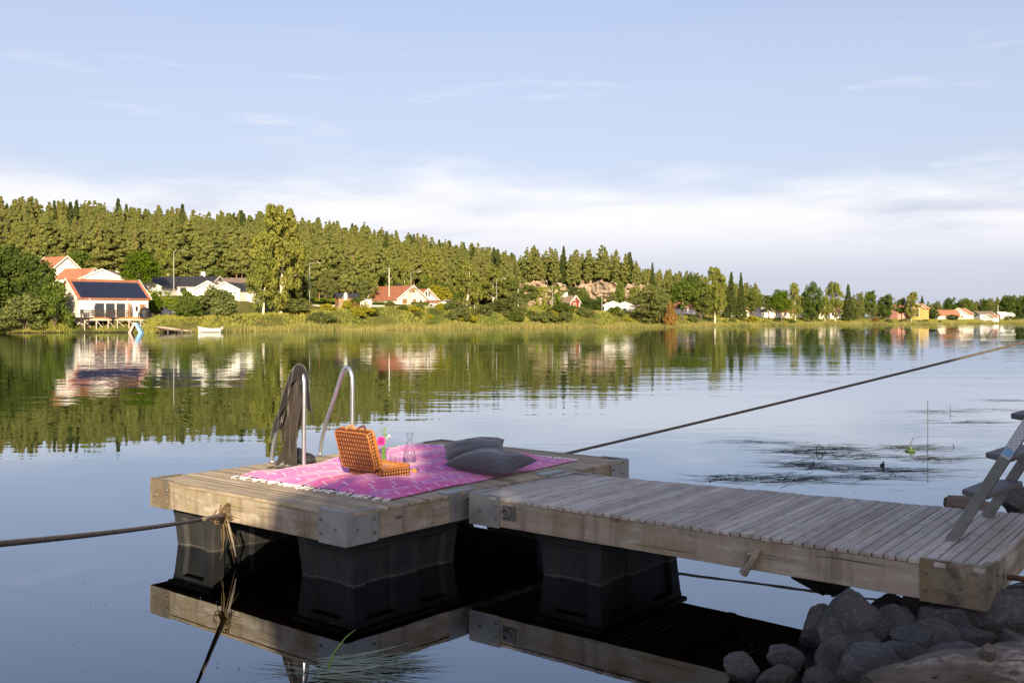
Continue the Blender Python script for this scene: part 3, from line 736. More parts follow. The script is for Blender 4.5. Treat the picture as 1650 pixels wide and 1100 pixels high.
# --- trees one can tell apart: name, kind, px, top, width px, depth, label
TREES = [
 ('alder_tree', 'alder', -28, 384, 92, 142, 'dark leafy alder at the left picture edge by the water'),
 ('alder_tree', 'alder', 20, 389, 88, 144, 'tallest dark alder of the thicket left of the solar-roofed house'),
 ('alder_tree', 'alder', 66, 402, 74, 143, 'dark alder leaning against the gable of the solar-roofed house'),
 ('alder_bush', 'greenbush', 88, 452, 60, 140, 'rounded bush at the foot of the alder thicket beside the white gable'),
 ('willow_bush', 'bush', 40, 470, 90, 138.5, 'low spreading bush below the alders on the left lawn edge'),
 ('broadleaf_tree', 'broad', 118, 398, 54, 196, 'pale green broadleaf tree behind the orange-roofed house'),
 ('old_pine', 'tallpine', 178, 376, 62, 194, 'broad pine with a thick orange trunk above the white gable'),
 ('old_pine', 'tallpine', 80, 352, 46, 210, 'slender bare-trunked pine rising behind the alder thicket'),
 ('maple_tree', 'maple', 227, 402, 62, 176, 'round dense maple between the white gable and the dark-roofed bungalow'),
 ('young_birch', 'birch', 268, 403, 46, 200, 'yellowish birch behind the lamp post above the bungalow'),
 ('young_birch', 'birch', 300, 412, 40, 204, 'small yellowish birch over the dark bungalow roof'),
 ('clipped_willow', 'maple', 248, 473, 25, 158, 'small ball-shaped tree with pale stems right of the solar-roofed house'),
 ('shore_bush', 'greenbush', 300, 466, 42, 152, 'light green bush at the shore left of the white rowing boat'),
 ('shore_bush', 'bush', 344, 459, 74, 157, 'broad olive bush behind the white rowing boat'),
 ('shore_bush', 'greenbush', 306, 492, 46, 150, 'lower yellow-green bush beside the little jetty'),
 ('weeping_birch', 'bigbirch', 452, 337, 88, 171, 'huge weeping birch towering above the shore left of centre'),
 ('weeping_birch', 'birch', 424, 402, 54, 168, 'lower pale birch growing against the huge weeping birch'),
 ('shore_bush', 'bush', 477, 479, 58, 171, 'broad olive bush right of the weeping birch trunk'),
 ('round_bush', 'greenbush', 567, 488, 26, 184, 'round grey-green bush below the brown shed'),
 ('edge_pine', 'tallpine', 573, 388, 44, 214, 'warm-lit pine at the wood edge above the brown shed'),
 ('edge_pine', 'tallpine', 548, 380, 38, 216, 'straight pine at the wood edge left of the warm-lit pine'),
 ('edge_birch', 'birch', 622, 405, 34, 224, 'pale slim birch at the wood edge behind the flagpole'),
 ('edge_birch', 'birch', 652, 418, 32, 226, 'pale slim birch behind the red roof ridge'),
 ('edge_birch', 'birch', 692, 405, 40, 234, 'wide birch with white stems above the yellow thujas'),
 ('thuja_bush', 'thuja', 700, 458, 30, 222, 'yellow thuja bush next to the small white gable'),
 ('thuja_bush', 'thuja', 716, 461, 26, 224, 'yellow-green thuja bush beside the tall shore birch'),
 ('thuja_bush', 'yellowbush', 603, 452, 26, 226, 'yellow bush showing left of the red roof'),
 ('shore_birch', 'birch', 752, 424, 48, 198, 'tall slim birch on the bank right of the small garage'),
 ('shore_birch', 'birch', 765, 440, 26, 200, 'darker birch leaning on the tall slim bank birch'),
 ('bank_willow', 'willow', 833, 468, 40, 203, 'conical willow bush on the bank left of the clipped hedge'),
 ('bank_willow', 'willow', 806, 480, 44, 202, 'grey-green willow bush left of the conical willow'),
 ('bank_willow', 'broad', 850, 455, 40, 226, 'light green tree behind the conical willow'),
 ('bank_birch', 'birch', 795, 432, 44, 232, 'pale birch at the wood edge above the bank willows'),
 ('yard_tree', 'broad', 820, 446, 40, 236, 'leafy tree at the wood edge right of the pale bank birch'),
 ('cliff_bush', 'greenbush', 940, 462, 26, 246, 'green shrub growing in front of the rock face by the red cottage'),
 ('cliff_bush', 'greenbush', 1000, 452, 24, 250, 'small green shrub at the foot of the rock face above the white houses'),
 ('cottage_shrub', 'alder', 948, 477, 28, 232, 'dark round shrub right of the red cottage'),
 ('cottage_shrub', 'alder', 963, 481, 20, 233, 'smaller dark shrub beside the lamp post near the red cottage'),
 ('grey_willow', 'willow', 1047, 456, 62, 222, 'large grey-green willow on the shore right of the white houses'),
 ('grey_willow', 'willow', 1062, 464, 46, 225, 'right half of the twin grey-green shore willows'),
 ('rusty_bush', 'rustbush', 1081, 485, 22, 221, 'orange-brown bush at the right foot of the grey willow'),
 ('shore_oak', 'broad', 1100, 447, 46, 240, 'tree with a thin brownish top right of the grey willow'),
 ('shore_oak', 'broad', 1130, 452, 46, 242, 'full yellow-green tree in front of the tall dark poplar'),
 ('tall_birch', 'birch', 1152, 434, 42, 246, 'tall loose tree left of the two dark spruces'),
 ('dark_tree', 'alder', 1117, 437, 34, 270, 'dark treetop behind the yellow-green tree'),
 ('spruce_tree', 'spruce', 1176, 437, 26, 262, 'left one of the two dark spruces at the end of the hill'),
 ('spruce_tree', 'spruce', 1194, 438, 22, 264, 'right one of the two dark spruces at the end of the hill'),
 ('garden_tree', 'broad', 1213, 467, 30, 276, 'round tree just right of the two dark spruces'),
 ('garden_tree', 'broad', 1238, 473, 24, 290, 'low brownish tree above the pale houses'),
 ('garden_tree', 'maple', 1259, 465, 34, 274, 'round orange-tinged tree at the end of the pale house row'),
 ('garden_birch', 'birch', 1282, 458, 24, 276, 'slim birch with a white stem at the water right of the round tree'),
 ('garden_tree', 'alder', 1308, 451, 36, 284, 'tallest broad tree of the right shore'),
 ('garden_birch', 'birch', 1330, 478, 20, 292, 'small pale birch right of the tallest broad tree'),
 ('garden_birch', 'birch', 1346, 456, 32, 300, 'light pyramidal tree in the middle of the right shore'),
 ('garden_tree', 'spruce', 1367, 457, 24, 304, 'dark pointed tree behind the light pyramidal tree'),
 ('garden_tree', 'willow', 1384, 469, 24, 308, 'grey-green tree right of the dark pointed tree'),
 ('garden_tree', 'broad', 1402, 466, 24, 318, 'crooked open tree in the right shore row'),
 ('garden_tree', 'alder', 1427, 472, 30, 326, 'round dark tree left of the pink house'),
 ('garden_tree', 'broad', 1452, 477, 20, 336, 'brownish tree in front of the pink house'),
 ('garden_tree', 'birch', 1468, 472, 24, 332, 'loose tree left of the yellow house'),
 ('garden_tree', 'spruce', 1486, 476, 16, 352, 'thin dark tree behind the yellow house'),
 ('garden_tree', 'alder', 1500, 496, 30, 350, 'low dark bush between the yellow house and the orange roof'),
 ('garden_tree', 'alder', 1531, 477, 20, 372, 'dark tree behind the orange-roofed bungalow'),
 ('garden_tree', 'broad', 1556, 478, 30, 376, 'wide tree behind the white gable at far right'),
 ('garden_tree', 'alder', 1586, 480, 20, 384, 'small dark tree left of the tall pole at far right'),
 ('garden_tree', 'alder', 1624, 474, 30, 388, 'dark tree clump at the right picture edge'),
 ('garden_tree', 'alder', 1648, 477, 26, 392, 'last dark tree cut by the right picture edge'),
 ('garden_bush', 'alder', 1534, 506, 22, 356, 'dark waterside bush below the orange-roofed bungalow'),
 ('garden_bush', 'greenbush', 1624, 508, 26, 384, 'low green bush under the pole at far right'),
]
for (nm, key, px, pt, wp, Y, lb) in TREES:
    tree_px(nm, key, px, pt, wp, Y, lb, 'bush' if 'bush' in nm else 'tree')
# young broadleaf trees along the foot of the pine wood
for i in range(64):
    x = random.uniform(-105, 62); y = float(np.interp(x, SHX, SHY)) + random.uniform(36, 47)
    if 1 < x < 37: y = random.uniform(246, 254)
    if x < -28: y = max(y, random.uniform(199, 206))
    elif x < -4: y = max(y, random.uniform(231, 238))
    h = random.uniform(3.0, 6.5)
    put_tree('young_tree', random.choice(['birch', 'broad', 'willow', 'broad', 'alder']), x, y, h * random.uniform(.55, .8), h, 'young broadleaf tree in the light green fringe at the foot of the pine forest', 'tree', 'young trees fringing the pine forest')
# low scrub along the bank
scr = 0
for i in range(74):
    px = random.choice([random.uniform(500, 860), random.uniform(560, 1200), random.uniform(1180, 1520), random.uniform(640, 960)])
    ys = float(np.interp(825 and (px - 825) * 190 / FOC, SHX, SHY)); Y = 180.0
    for _ in range(12): Y = float(np.interp((px - 825) * Y / FOC, SHX, SHY)) * 0.5 + Y * 0.5
    Y += random.uniform(5, 15); p = at(px, 500, Y)
    key = random.choice(['bush', 'bush', 'greenbush', 'yellowbush', 'bush', 'rustbush' if random.random() < .3 else 'bush'])
    h = random.uniform(0.9, 2.3) * (1 if px < 1000 else 0.8)
    put_tree('bank_shrub', key, p.x, p.y, h * random.uniform(1.3, 2.4), h, 'small wild shrub in the scrub along the far bank', 'shrub', 'wild shrubs on the far bank')

# reeds, dry sedge and meadow grass (uncountable)
def blades(n, xs, smin, smax, hmin, hmax, w, keep=None, lean=0.25):
    X = RNG.uniform(xs[0], xs[1], n); s = RNG.uniform(smin, smax, n)
    Y = np.interp(X, SHX, SHY) + 1.6 * np.sin(X * 0.31) + 0.9 * np.sin(X * 0.83 + 1) + s
    if keep is not None:
        k = keep(X, s, Y); X, Y = X[k], Y[k]
    n = len(X); Z = np.maximum(ground_h(X, Y), -0.1)
    h = RNG.uniform(hmin, hmax, n) * (0.75 + 0.35 * np.sin(X * 0.45) * np.sin(X * 0.13 + 2))
    a = RNG.uniform(0, math.pi, n); dx, dy = np.cos(a) * w, np.sin(a) * w * 0.5
    lx, ly = RNG.normal(0, lean, n) * h, RNG.normal(0, lean, n) * h
    A = np.stack([X - dx, Y - dy, Z - 0.05], -1); B = np.stack([X + dx, Y + dy, Z - 0.05], -1); C_ = np.stack([X + lx, Y + ly, Z + h], -1)
    return np.stack([A, B, C_], 1).reshape(-1, 3)
not_lawn = lambda X, s, Y: ~((X > -63) & (X < -45) & (s < 9))
tag(link('reed_bed', np_mesh('reed_bed', blades(46000, (-45, 215), -1.6, 3.0, 0.5, 1.35, 0.06, None, 0.16), 3), L_REED, fix=False), 'green reeds fringing the far shore', kind='stuff')
tag(link('dry_sedge', np_mesh('dry_sedge', blades(22000, (-80, 200), -1.0, 1.8, 0.35, 0.8, 0.07, lambda X, s, Y: (np.sin(X * 0.21) + np.sin(X * 0.067 + 1) > -0.4) & not_lawn(X, s, Y), 0.2), 3), L_DRY, fix=False), 'dry straw-coloured sedge at the far waterline', kind='stuff')
tag(link('meadow_grass', np_mesh('meadow_grass', blades(60000, (-90, 200), 1.5, 21, 0.2, 0.7, 0.10, not_lawn, 0.3), 3), L_LAWN, fix=False), 'tall meadow grass on the far bank', kind='stuff')
tag(link('lawn_grass', np_mesh('lawn_grass', blades(16000, (-90, -44), 0.3, 9, 0.10, 0.35, 0.10, None, 0.3), 3), L_LAWN, fix=False), 'bright short grass of the lawn before the left house', kind='stuff')

# ------------------------------------------------------------------ hedges
def hedge(px0, px1, ptop, Y0, Y1, depth, label, mat, zb=None):
    a, b = at(px0, ptop, Y0), at(px1, ptop, Y1); L = (b - a).length; zt = (a.z + b.z) / 2
    g0 = min(gh(a.x, a.y), gh(b.x, b.y)) - 0.2; h = max(0.4, zt - g0)
    n = max(8, int(L * h * 3.2)); cs, rs = [], []
    for i in range(n):
        cs.append((random.uniform(-L / 2, L / 2), random.uniform(-depth / 2, depth / 2), random.uniform(0.1, 0.97) * h)); rs.append((.30, .26, .22))
    for i in range(int(L * 3)):
        cs.append((random.uniform(-L / 2, L / 2), -depth / 2 + random.uniform(0, .2), random.uniform(0.05, 1.0) * h)); rs.append((.25, .15, .2))
        cs.append((random.uniform(-L / 2, L / 2), random.uniform(-depth / 2, depth / 2), h * 0.98)); rs.append((.3, .2, .12))
    o = thing('clipped_hedge', label, 'hedge', (*((a + b) / 2).xy, g0), math.atan2(b.y - a.y, b.x - a.x))
    link('foliage', np_mesh('hedge_foliage', leaf_quads(cs, rs, 30, 0.13, 0.3, 1.0), 4), mat, o, fix=False)
    m = MB()
    for i in range(max(3, int(L / 1.5))): m.tube([(-L / 2 + (i + .5) * L / max(3, int(L / 1.5)), 0, -.2), (-L / 2 + (i + .5) * L / max(3, int(L / 1.5)), 0, h * .8)], [.05, .02], 5)
    link('stem', m, GBARK, o)
    return o
hedge(236, 272, 470, 168, 172, 1.2, 'yellow-green hedge above the parked car by the left house', L_HEDGE)
hedge(262, 284, 481, 164, 167, 1.2, 'bright green hedge block beside the ball-shaped tree', L_HEDGE)
hedge(357, 412, 472, 176, 182, 1.4, 'clipped dark green hedge below the white gabled bungalow', L_BROAD)
hedge(470, 540, 481, 196, 200, 1.2, 'long green hedge between the weeping birch and the shed', L_HEDGE)
hedge(574, 590, 482, 204, 206, 1.2, 'short green hedge right of the brown shed', L_HEDGE)
hedge(602, 690, 487, 203, 206, 1.0, 'olive hedge in front of the red-roofed house', L_BROAD)
hedge(856, 882, 463, 226, 227, 3.0, 'left block of the tall bright thuja hedge by the red cottage', L_HEDGE)
hedge(883, 905, 461, 226.5, 228, 3.2, 'right taller block of the thuja hedge touching the red cottage', L_HEDGE)
hedge(862, 904, 493, 218, 219, 1.2, 'low trimmed hedge in front of the tall thuja hedge', L_HEDGE)
hedge(906, 940, 495, 224, 226, 0.9, 'low dark hedge before the red cottage', L_BROAD)

# ------------------------------------------------------------------ houses on the far shore
def house(name, label, px, Y, yaw, L, D, pb, pe, pr, wall, roof, wins=(), chim=None, trim=WHITE, over=0.35, cat='house', corners=False):
    c = at(px, pb, Y); eave = at(px, pe, Y).z - c.z; ridge = at(px, pr, Y).z - c.z
    foot = min(0, gh(c.x, c.y) - c.z) - 0.8
    o = thing(name, label, cat, c, R(yaw)); x, y = L / 2, D / 2
    poly = [(0, -y, foot), (0, y, foot), (0, y, eave), (0, 0, ridge), (0, -y, eave)]
    link('wall', MB().prism(poly, (-x, 0, 0), (x, 0, 0)), wall, o)
    sl = (ridge - eave) / y; th = 0.14
    r = MB()
    for s in (-1, 1):
        e = Vector((0, s * (y + over), eave - over * sl)); t = Vector((0, 0, ridge))
        up = Vector((0, 0, th))
        g = Vector((0, 0, 0.03))
        r.prism([e + g, t + g, t + g + up, e + g + up], (-x - over, 0, 0), (x + over, 0, 0))
    ro = link('roof', r, roof, o)
    for gx_ in (-1, 1):
        b = MB()
        for s in (-1, 1):
            e = Vector((gx_ * (x + over + 0.03), s * (y + over), eave - over * sl + 0.02)); t = Vector((gx_ * (x + over + 0.03), 0, ridge + 0.02))
            b.prism([e, t, t + Vector((0, 0, .26)), e + Vector((0, 0, .26))], (-0.03, 0, 0), (0.03, 0, 0))
        link('bargeboard', b, trim, o)
    if chim:
        cxx, cyy, hh, cm_ = chim
        zc = ridge - abs(cyy) * sl
        link('chimney', MB().box((cxx, cyy, zc + hh / 2 - 0.2), (0.7, 0.7, hh + 0.6)), cm_, ro)
    if corners:
        for sx in (-1, 1):
            for sy in (-1, 1):
                link('corner_board', MB().box((sx * (x + .02), sy * (y + .02), eave / 2 + foot / 2), (.22, .22, eave - foot - .1)), trim, o)
    for (f, u, z, w, h, m) in wins:
        fr, pn = MB(), MB()
        if f == 'F': fr.box((u, -y - .03, z), (w + .2, .10, h + .2)); pn.box((u, -y - .07, z), (w, .06, h))
        elif f == 'L': fr.box((-x - .03, u, z), (.10, w + .2, h + .2)); pn.box((-x - .07, u, z), (.06, w, h))
        else: fr.box((x + .03, u, z), (.10, w + .2, h + .2)); pn.box((x + .07, u, z), (.06, w, h))
        wo_ = link('window', fr, trim, o); link('pane', pn, m or PANE, wo_)
    return o, eave, ridge, x, y

# the white house with the solar roof
h1, ev, rd, hx_, hy_ = house('solar_house', 'white house with dark solar panel roof and terrace on the left shore', 166, 148.5, 43, 9.9, 8.2, 512, 481, 452, WHITE, REDT,
    [('F', -2.1, 1.05, 1.25, 2.0, PANE), ('F', -0.6, 1.05, 1.25, 2.0, PANE), ('F', 0.9, 1.05, 1.25, 2.0, PANE), ('F', 2.1, 1.05, 0.5, 2.0, PANEW), ('F', 3.2, 1.3, .35, .7, PANE), ('F', 4.1, 1.5, .9, .9, PANEW)])
roof1 = [c for c in h1.children if c.name.startswith('roof')][0]
sl1 = (rd - ev) / hy_; ang = math.atan(sl1)
pm = MB().box((0, 0, 0), (0.942, 1.39, 0.05)).mesh('solar_panel'); fix_normals(pm); pm.materials.append(SOLAR)
for r_ in range(3):
    for k in range(10):
        d = 0.72 + r_ * 1.42
        yy = -(hy_ + .3) + d * math.cos(ang); zz = ev - .3 * sl1 + d * math.sin(ang) + 0.24
        share('solar_panel', pm, roof1, (-4.28 + k * 0.952, yy, zz), (ang, 0, 0))
# terrace
trc = at(180, 511, 144.0); terr = thing('wooden_terrace', 'dark raised wooden terrace with railing before the solar-roofed house', 'terrace', (trc.x, trc.y, 0), R(43))
tz = trc.z
link('terrace_floor', MB().box((0.2, 0.0, tz - .1), (10.2, 3.2, .2)), TERR, terr)
for i in range(11):
    link('post', MB().box((-4.8 + i * 1.0, -1.5, tz / 2 + .15), (.12, .12, tz + 1.0)), TERR, terr)
for k in range(3): link('rail', MB().box((-1.5, -1.57, tz + .28 + k * .3), (6.8, .05, .11)), TERR, terr)
for i in range(30): link('baluster', MB().box((-4.7 + i * .22, -1.52, tz + .45), (.06, .04, .85)), TERR, terr)
st = MB()
for k in range(6): st.box((5.5 + k * .28, -.4, tz - .2 - k * .27), (.3, 1.3, .08))
link('stairs', st, TERR, terr)
lat = MB()
for k in range(7): lat.beam((5.3 + k * .28, -1.1, tz - .1 - k * .15), (5.8 + k * .22, -1.1, .55), .04, .05); lat.beam((5.3, -1.1, tz - .2 - k * .2), (7.2, -1.1, tz - 1.2 - k * .12), .04, .05)
link('lattice', lat, TERR, terr)
def on_terr(x, y, z=0): return terr.matrix_basis @ Vector((x, y, tz + z))
bpy.context.view_layer.update()
for j, (xx, cc, lb) in enumerate(((-4.2, TERR, 'dark garden chair at the left end of the terrace'), (-2.6, RACK, 'pale garden chair before the glass doors on the terrace'), (-1.2, TERR, 'dark garden chair before the middle glass door'), (0.5, TERR, 'dark garden chair right of the glass doors on the terrace'))):
    p = on_terr(xx, -.5); t = thing('garden_chair', lb, 'chair', p, R(43 + 20 * j), 'chairs on the left terrace')
    link('seat', MB().box((0, 0, .45), (.5, .5, .05)), cc, t); link('backrest', MB().box((0, .24, .78), (.5, .05, .6)), cc, t)
    for sx in (-.21, .21):
        for sy in (-.21, .21): link('leg', MB().box((sx, sy, .21), (.04, .04, .42)), cc, t)
for xx, lb in ((-3.4, 'furled pale parasol at the left of the terrace'), (1.9, 'furled pinkish parasol at the right of the glass doors')):
    p = on_terr(xx, -.9); t = thing('furled_parasol', lb, 'parasol', p, 0, 'parasols on the left terrace')
    link('pole', MB().tube([(0, 0, 0), (0, 0, 2.6)], .03, 6), LAMPG, t)
    link('canopy', MB().lathe([(.02, 2.65), (.10, 2.3), (.17, 1.5), (.14, .9), (.04, .85)], 10), CREAM if xx < 0 else PINKP, t, smooth=True)
p = on_terr(4.5, -.6); t = thing('kettle_grill_cover', 'dark dome-shaped covered grill at the right end of the terrace', 'grill', p)
link('cover', MB().lathe([(.7, 0), (.78, .5), (.72, .95), (.45, 1.3), (.12, 1.45), (0, 1.47)], 12), BLACKB, t, smooth=True)
link('vent', MB().lathe([(.0, 1.46), (.09, 1.46), (.09, 1.56), (0, 1.57)], 8), LAMPG, t)
# canoes on racks
for j, (pa, pb_, lb, lr) in enumerate(((131, 181, 'left upturned orange canoe on the rack under the terrace', 'pale timber rack carrying the left orange canoe'),
                                   (184, 233, 'right upturned orange canoe on the rack under the terrace', 'pale timber rack carrying the right orange canoe'))):
    ya, yb = 140.6 + j * 1.2, 141.4 + j * 1.2
    a, b = at(pa, 514.5, ya), at(pb_, 514.5, yb); mid = (a + b) / 2; L = (b - a).length; rz = math.atan2(b.y - a.y, b.x - a.x)
    t = thing('orange_canoe', lb, 'canoe', mid, rz, 'orange canoes below the terrace')
    m = MB(); n = 15; vs_ = []; fs = []
    for i in range(n):
        u = -1 + 2 * i / (n - 1); w = .34 * (1 - abs(u) ** 2.6); dz = .10 * u * u * -1
        for k in range(7):
            a_ = math.pi * k / 6; vs_.append((u * L / 2, -math.cos(a_) * w, math.sin(a_) * .26 * (1 - abs(u) ** 5) + dz))
    for i in range(n - 1):
        for k in range(6): fs.append((i*7+k, i*7+k+1, (i+1)*7+k+1, (i+1)*7+k))
    link('hull', m.add(vs_, fs), KAYAK, t, smooth='all')
    link('gunwale', MB().tube([(u * L / 2, -.34 * (1 - abs(u) ** 2.6), -.1 * u * u) for u in np.linspace(-1, 1, 11)], .03, 5), WHITE, t)
    link('keel', MB().tube([(u * L / 2, 0, .26 * (1 - abs(u) ** 5) - .1 * u * u) for u in np.linspace(-.95, .95, 9)], .025, 5), KAYAK, t)
    gz = gh(mid.x, mid.y)
    k_ = thing('canoe_rack', lr, 'rack', (mid.x, mid.y, gz), rz, 'canoe racks')
    hz_ = mid.z - gz - .05
    link('rail', MB().box((0, -.3, hz_ - .06), (L * .95, .1, .12)), RACK, k_); link('rail', MB().box((0, .3, hz_ - .06), (L * .95, .1, .12)), RACK, k_)
    for xx in (-L * .38, 0, L * .38):
        for yy in (-.3, .3): link('leg', MB().box((xx, yy, (hz_ - .12) / 2 - .1), (.13, .13, hz_ + .1)), RACK, k_)
        link('brace', MB().beam((xx, -.37, hz_ - .15), (xx + .9, -.37, .2), .08, .08), RACK, k_)

# water slide, jetty, rowing boat
p = at(219, 534, 136.5); p.z = max(0.02, gh(p.x, p.y)); t = thing('water_toy_slide', 'small pink and light blue slide standing at the left waterline', 'slide', p)
link('ladder_side', MB().prism([(-.95, 0, -.1), (-.6, 0, -.1), (.05, 0, 1.25), (-.25, 0, 1.3)], (0, -.4, 0), (0, .4, 0)), PINKP, t)
link('chute', MB().prism([(-.12, 0, 1.3), (.2, 0, 1.3), (1.0, 0, -.1), (.55, 0, -.1)], (0, -.42, 0), (0, .42, 0)), BLUEP, t)
link('platform', MB().box((-.05, 0, 1.28), (.45, .86, .12)), WHITE, t)
a, b = at(254, 522, 141), at(302, 532, 134); jz = .42
t = thing('small_jetty', 'short grey plank jetty left of the white rowing boat', 'jetty', ((a.x + b.x) / 2, (a.y + b.y) / 2, 0), math.atan2(b.y - a.y, b.x - a.x))
LJ = (b - a).length
for i in range(int(LJ / .3)): link('plank', MB().box((-LJ / 2 + .15 + i * .3, 0, jz + .35 - .5 * i / (LJ / .3)), (.27, 1.4, .06)), RACK, t)
for sx in (-.45, 0, .45):
    for sy in (-.6, .6): link('post', MB().box((sx * LJ, sy, .05), (.14, .14, 1.1)), OLDW, t)
link('beam', MB().box((0, -.6, jz - .02), (LJ, .1, .14)), OLDW, t)
p = at(338, 534, 142); t = thing('rowing_boat', 'white rowing boat lying in the reeds by the left shore', 'boat', (p.x, p.y, 0), R(4))
vs_, fs = [], []; n = 13
for i in range(n):
    u = -1 + 2 * i / (n - 1); w = .68 * (1 - max(0, -u) ** 2.4 * .96) * (1 if u < .6 else 1 - (u - .6) * .45); sheer = .52 + .30 * max(0, -u) ** 2 + .06 * max(0, u)
    for k in range(7):
        a_ = math.pi * k / 6; vs_.append((u * 1.6 - .1 * max(0, -u) * math.sin(a_) * -1, -math.cos(a_) * w, sheer - math.sin(a_) ** .7 * (sheer + .05)))
for i in range(n - 1):
    for k in range(6): fs.append((i*7+k, i*7+k+1, (i+1)*7+k+1, (i+1)*7+k))
fs.append(tuple((n - 1) * 7 + k for k in range(7)))
link('hull', MB().add(vs_, fs), WHITE, t, smooth='all')
for xx in (-.5, .4, 1.2): link('thwart', MB().box((xx, 0, .42), (.25, 1.15, .04)), RACK, t)
link('outboard_motor', MB().box((1.72, 0, .62), (.22, .2, .4)), LAMPG, t, bevel=.03)

# other houses
house('orange_roof_house', 'tall white house with orange roof half hidden by the alders', 90, 186, -34, 6.5, 6.0, 470, 437, 415, WHITE, ORT, [('R', -1, 1.6, 1, 1.1, PANE)])
house('orange_roof_wing', 'white low wing with orange roof behind the solar-roofed house', 130, 181, -12, 5.2, 6, 470, 449, 434, WHITE, ORT)
house('white_gable_house', 'white gabled house left of the round maple', 176, 182, 96, 8, 8.6, 470, 454, 437, WHITE, BROWNR)
house('white_bungalow', 'white bungalow gable left of the dark-roofed bungalow', 252, 184, 84, 9, 5.8, 476, 464, 452, WHITE, DARKR, [('L', 0, 1.0, .9, .9, PANE)])
house('dark_roof_bungalow', 'long white bungalow with black roof behind the lamp post', 294, 190, -4, 13.5, 9, 476, 462, 447, WHITE, DARKR, [('F', -3, .9, 1, .9, PANE), ('F', 2, .9, 1.2, .9, PANE)], chim=(3.0, 1.2, .8, DARKR))
house('brown_roof_bungalow', 'white bungalow with brown roof and white chimney', 363, 192, -4, 13, 9, 476, 462, 449, WHITE, BROWNR, [('F', -2, .8, 1.2, .8, PANE)], chim=(-4.2, 0, 1.2, WHITE))
house('white_porch', 'small white gable in front of the brown-roofed bungalow', 343, 182, 84, 4, 4.6, 478, 466, 455, WHITE, BROWNR)
house('gabled_bungalow', 'white gable with black roof slope above the clipped hedge', 380, 181, 74, 6.5, 5.4, 479, 468, 457, WHITE, DARKR, [('L', 0, .8, .8, .6, PANE)])
house('white_annex', 'low white annex with dark roof at the left of the weeping birch', 402, 182, 0, 4.6, 5, 479, 468, 458, WHITE, DARKR)
# parked car and board fence left
p = at(258, 499, 160); p.z = gh(p.x, p.y)
def car(name, label, p, rz, col, Lc=4.3):
    t = thing(name, label, 'car', p, rz)
    prof = [(-2.1, .35), (-2.12, .75), (-1.9, .92), (-1.25, .98), (-.75, 1.42), (.65, 1.46), (1.35, 1.0), (2.0, .86), (2.12, .6), (2.1, .35)]
    link('body', MB().prism([(x_, 0, z_) for x_, z_ in prof], (0, -.85, 0), (0, .85, 0)), col, t, bevel=.06)
    for sy in (-.86, .86): link('side_window', MB().prism([(-.98, 0, 1.02), (-.68, 0, 1.34), (.58, 0, 1.37), (1.08, 0, 1.02)], (0, sy - .015, 0), (0, sy + .015, 0)), PANE, t)
    wm = MB().lathe([(0, -.11), (.2, -.11), (.32, -.09), (.32, .09), (.2, .11), (0, .11)], 14).mesh('wheel'); fix_normals(wm); wm.materials.append(BLACKB)
    for sx in (-1.3, 1.3):
        for sy in (-.8, .8): share('wheel', wm, t, (sx, sy, .32), (R(90), 0, 0))
    for sy in (-.6, .6): link('headlight', MB().box((2.1, sy, .68), (.06, .3, .14)), PORC, t)
    return t
car('parked_car', 'dark blue car parked behind the ball-shaped tree', p, R(5), plain('dark_blue_paint', (.03, .04, .07), .3, .2, .1, 2, .5))
# shed, red-roofed house and garage
house('brown_shed', 'small brown wooden shed with black roof on the bank', 558, 190, 25, 3.6, 2.6, 496, 479, 473.5, BROWNB, DARKR, [('F', .4, 1.0, .8, 1.6, PANEW)], trim=DARKR, cat='shed')
house('red_roof_house', 'house with large red tiled roof and bright white gable', 637, 208, -38, 9.4, 8.8, 493, 483, 462, CREAM, REDT, [('R', 0, 3.1, 1.6, .9, PANEW), ('R', -2.2, .9, 1.4, 1.0, PANEW), ('R', .6, .9, 1.0, 1.0, PANEW), ('R', 2.4, .9, .6, .7, PANE)], chim=(1.0, .4, .7, DARKR))
house('small_gable_wing', 'small white gable with red roof right of the red-roofed house', 674, 214, -38, 5.0, 6.6, 491, 484, 467, WHITE, REDT, [('R', -.35, 2.2, .45, .9, PANE), ('R', .5, 2.2, .45, .9, PANE)])
house('white_garage', 'low white garage with red roof edge beside the shore birch', 712, 209, 10, 6.4, 4.5, 500, 488, 485, WHITE, REDT, [('F', -2.4, 1.0, .6, .5, PANE)], cat='garage')
car('parked_car', 'grey car parked in front of the low white garage', Vector((*at(722, 500, 205).xy, gh(*at(722, 500, 205).xy))), R(8), LAMPG)
house('dark_roof_house', 'dark roof just showing behind the red roof', 627, 226, 4, 9, 7, 480, 466, 459, WHITE, DARKR)
p = at(591, 512, 183); p.z = gh(p.x, p.y); t = thing('pump_cabinet', 'small pale cabinet with brown lid in the bank below the red roof', 'cabinet', p)
link('body', MB().box((.3, 0, .7), (1.2, 1, 1.8)), CREAM, t); link('lid', MB().box((.2, 0, 1.68), (2.2, 1.3, .14)), BROWNR, t); link('door', MB().box((-.75, -.3, .7), (.7, .7, 1.3)), WHITE, t)
p = at(552, 512, 183); p.z = gh(p.x, p.y); t = thing('metal_stairs', 'grey metal steps leading down the bank below the shed', 'stairs', p)
for sx in (-.4, .4): link('stringer', MB().beam((sx - .6, -.6, -.1), (sx + .4, 1.2, 2.6), .08, .2), LAMPG, t)
for k in range(8): link('step', MB().box((-.6 + k * .13, -.55 + k * .23, .1 + k * .33), (.8, .25, .05)), LAMPG, t)
link('board', MB().box((.5, .3, 2.5), (.6, .1, 1.3)), LAMPG, t)
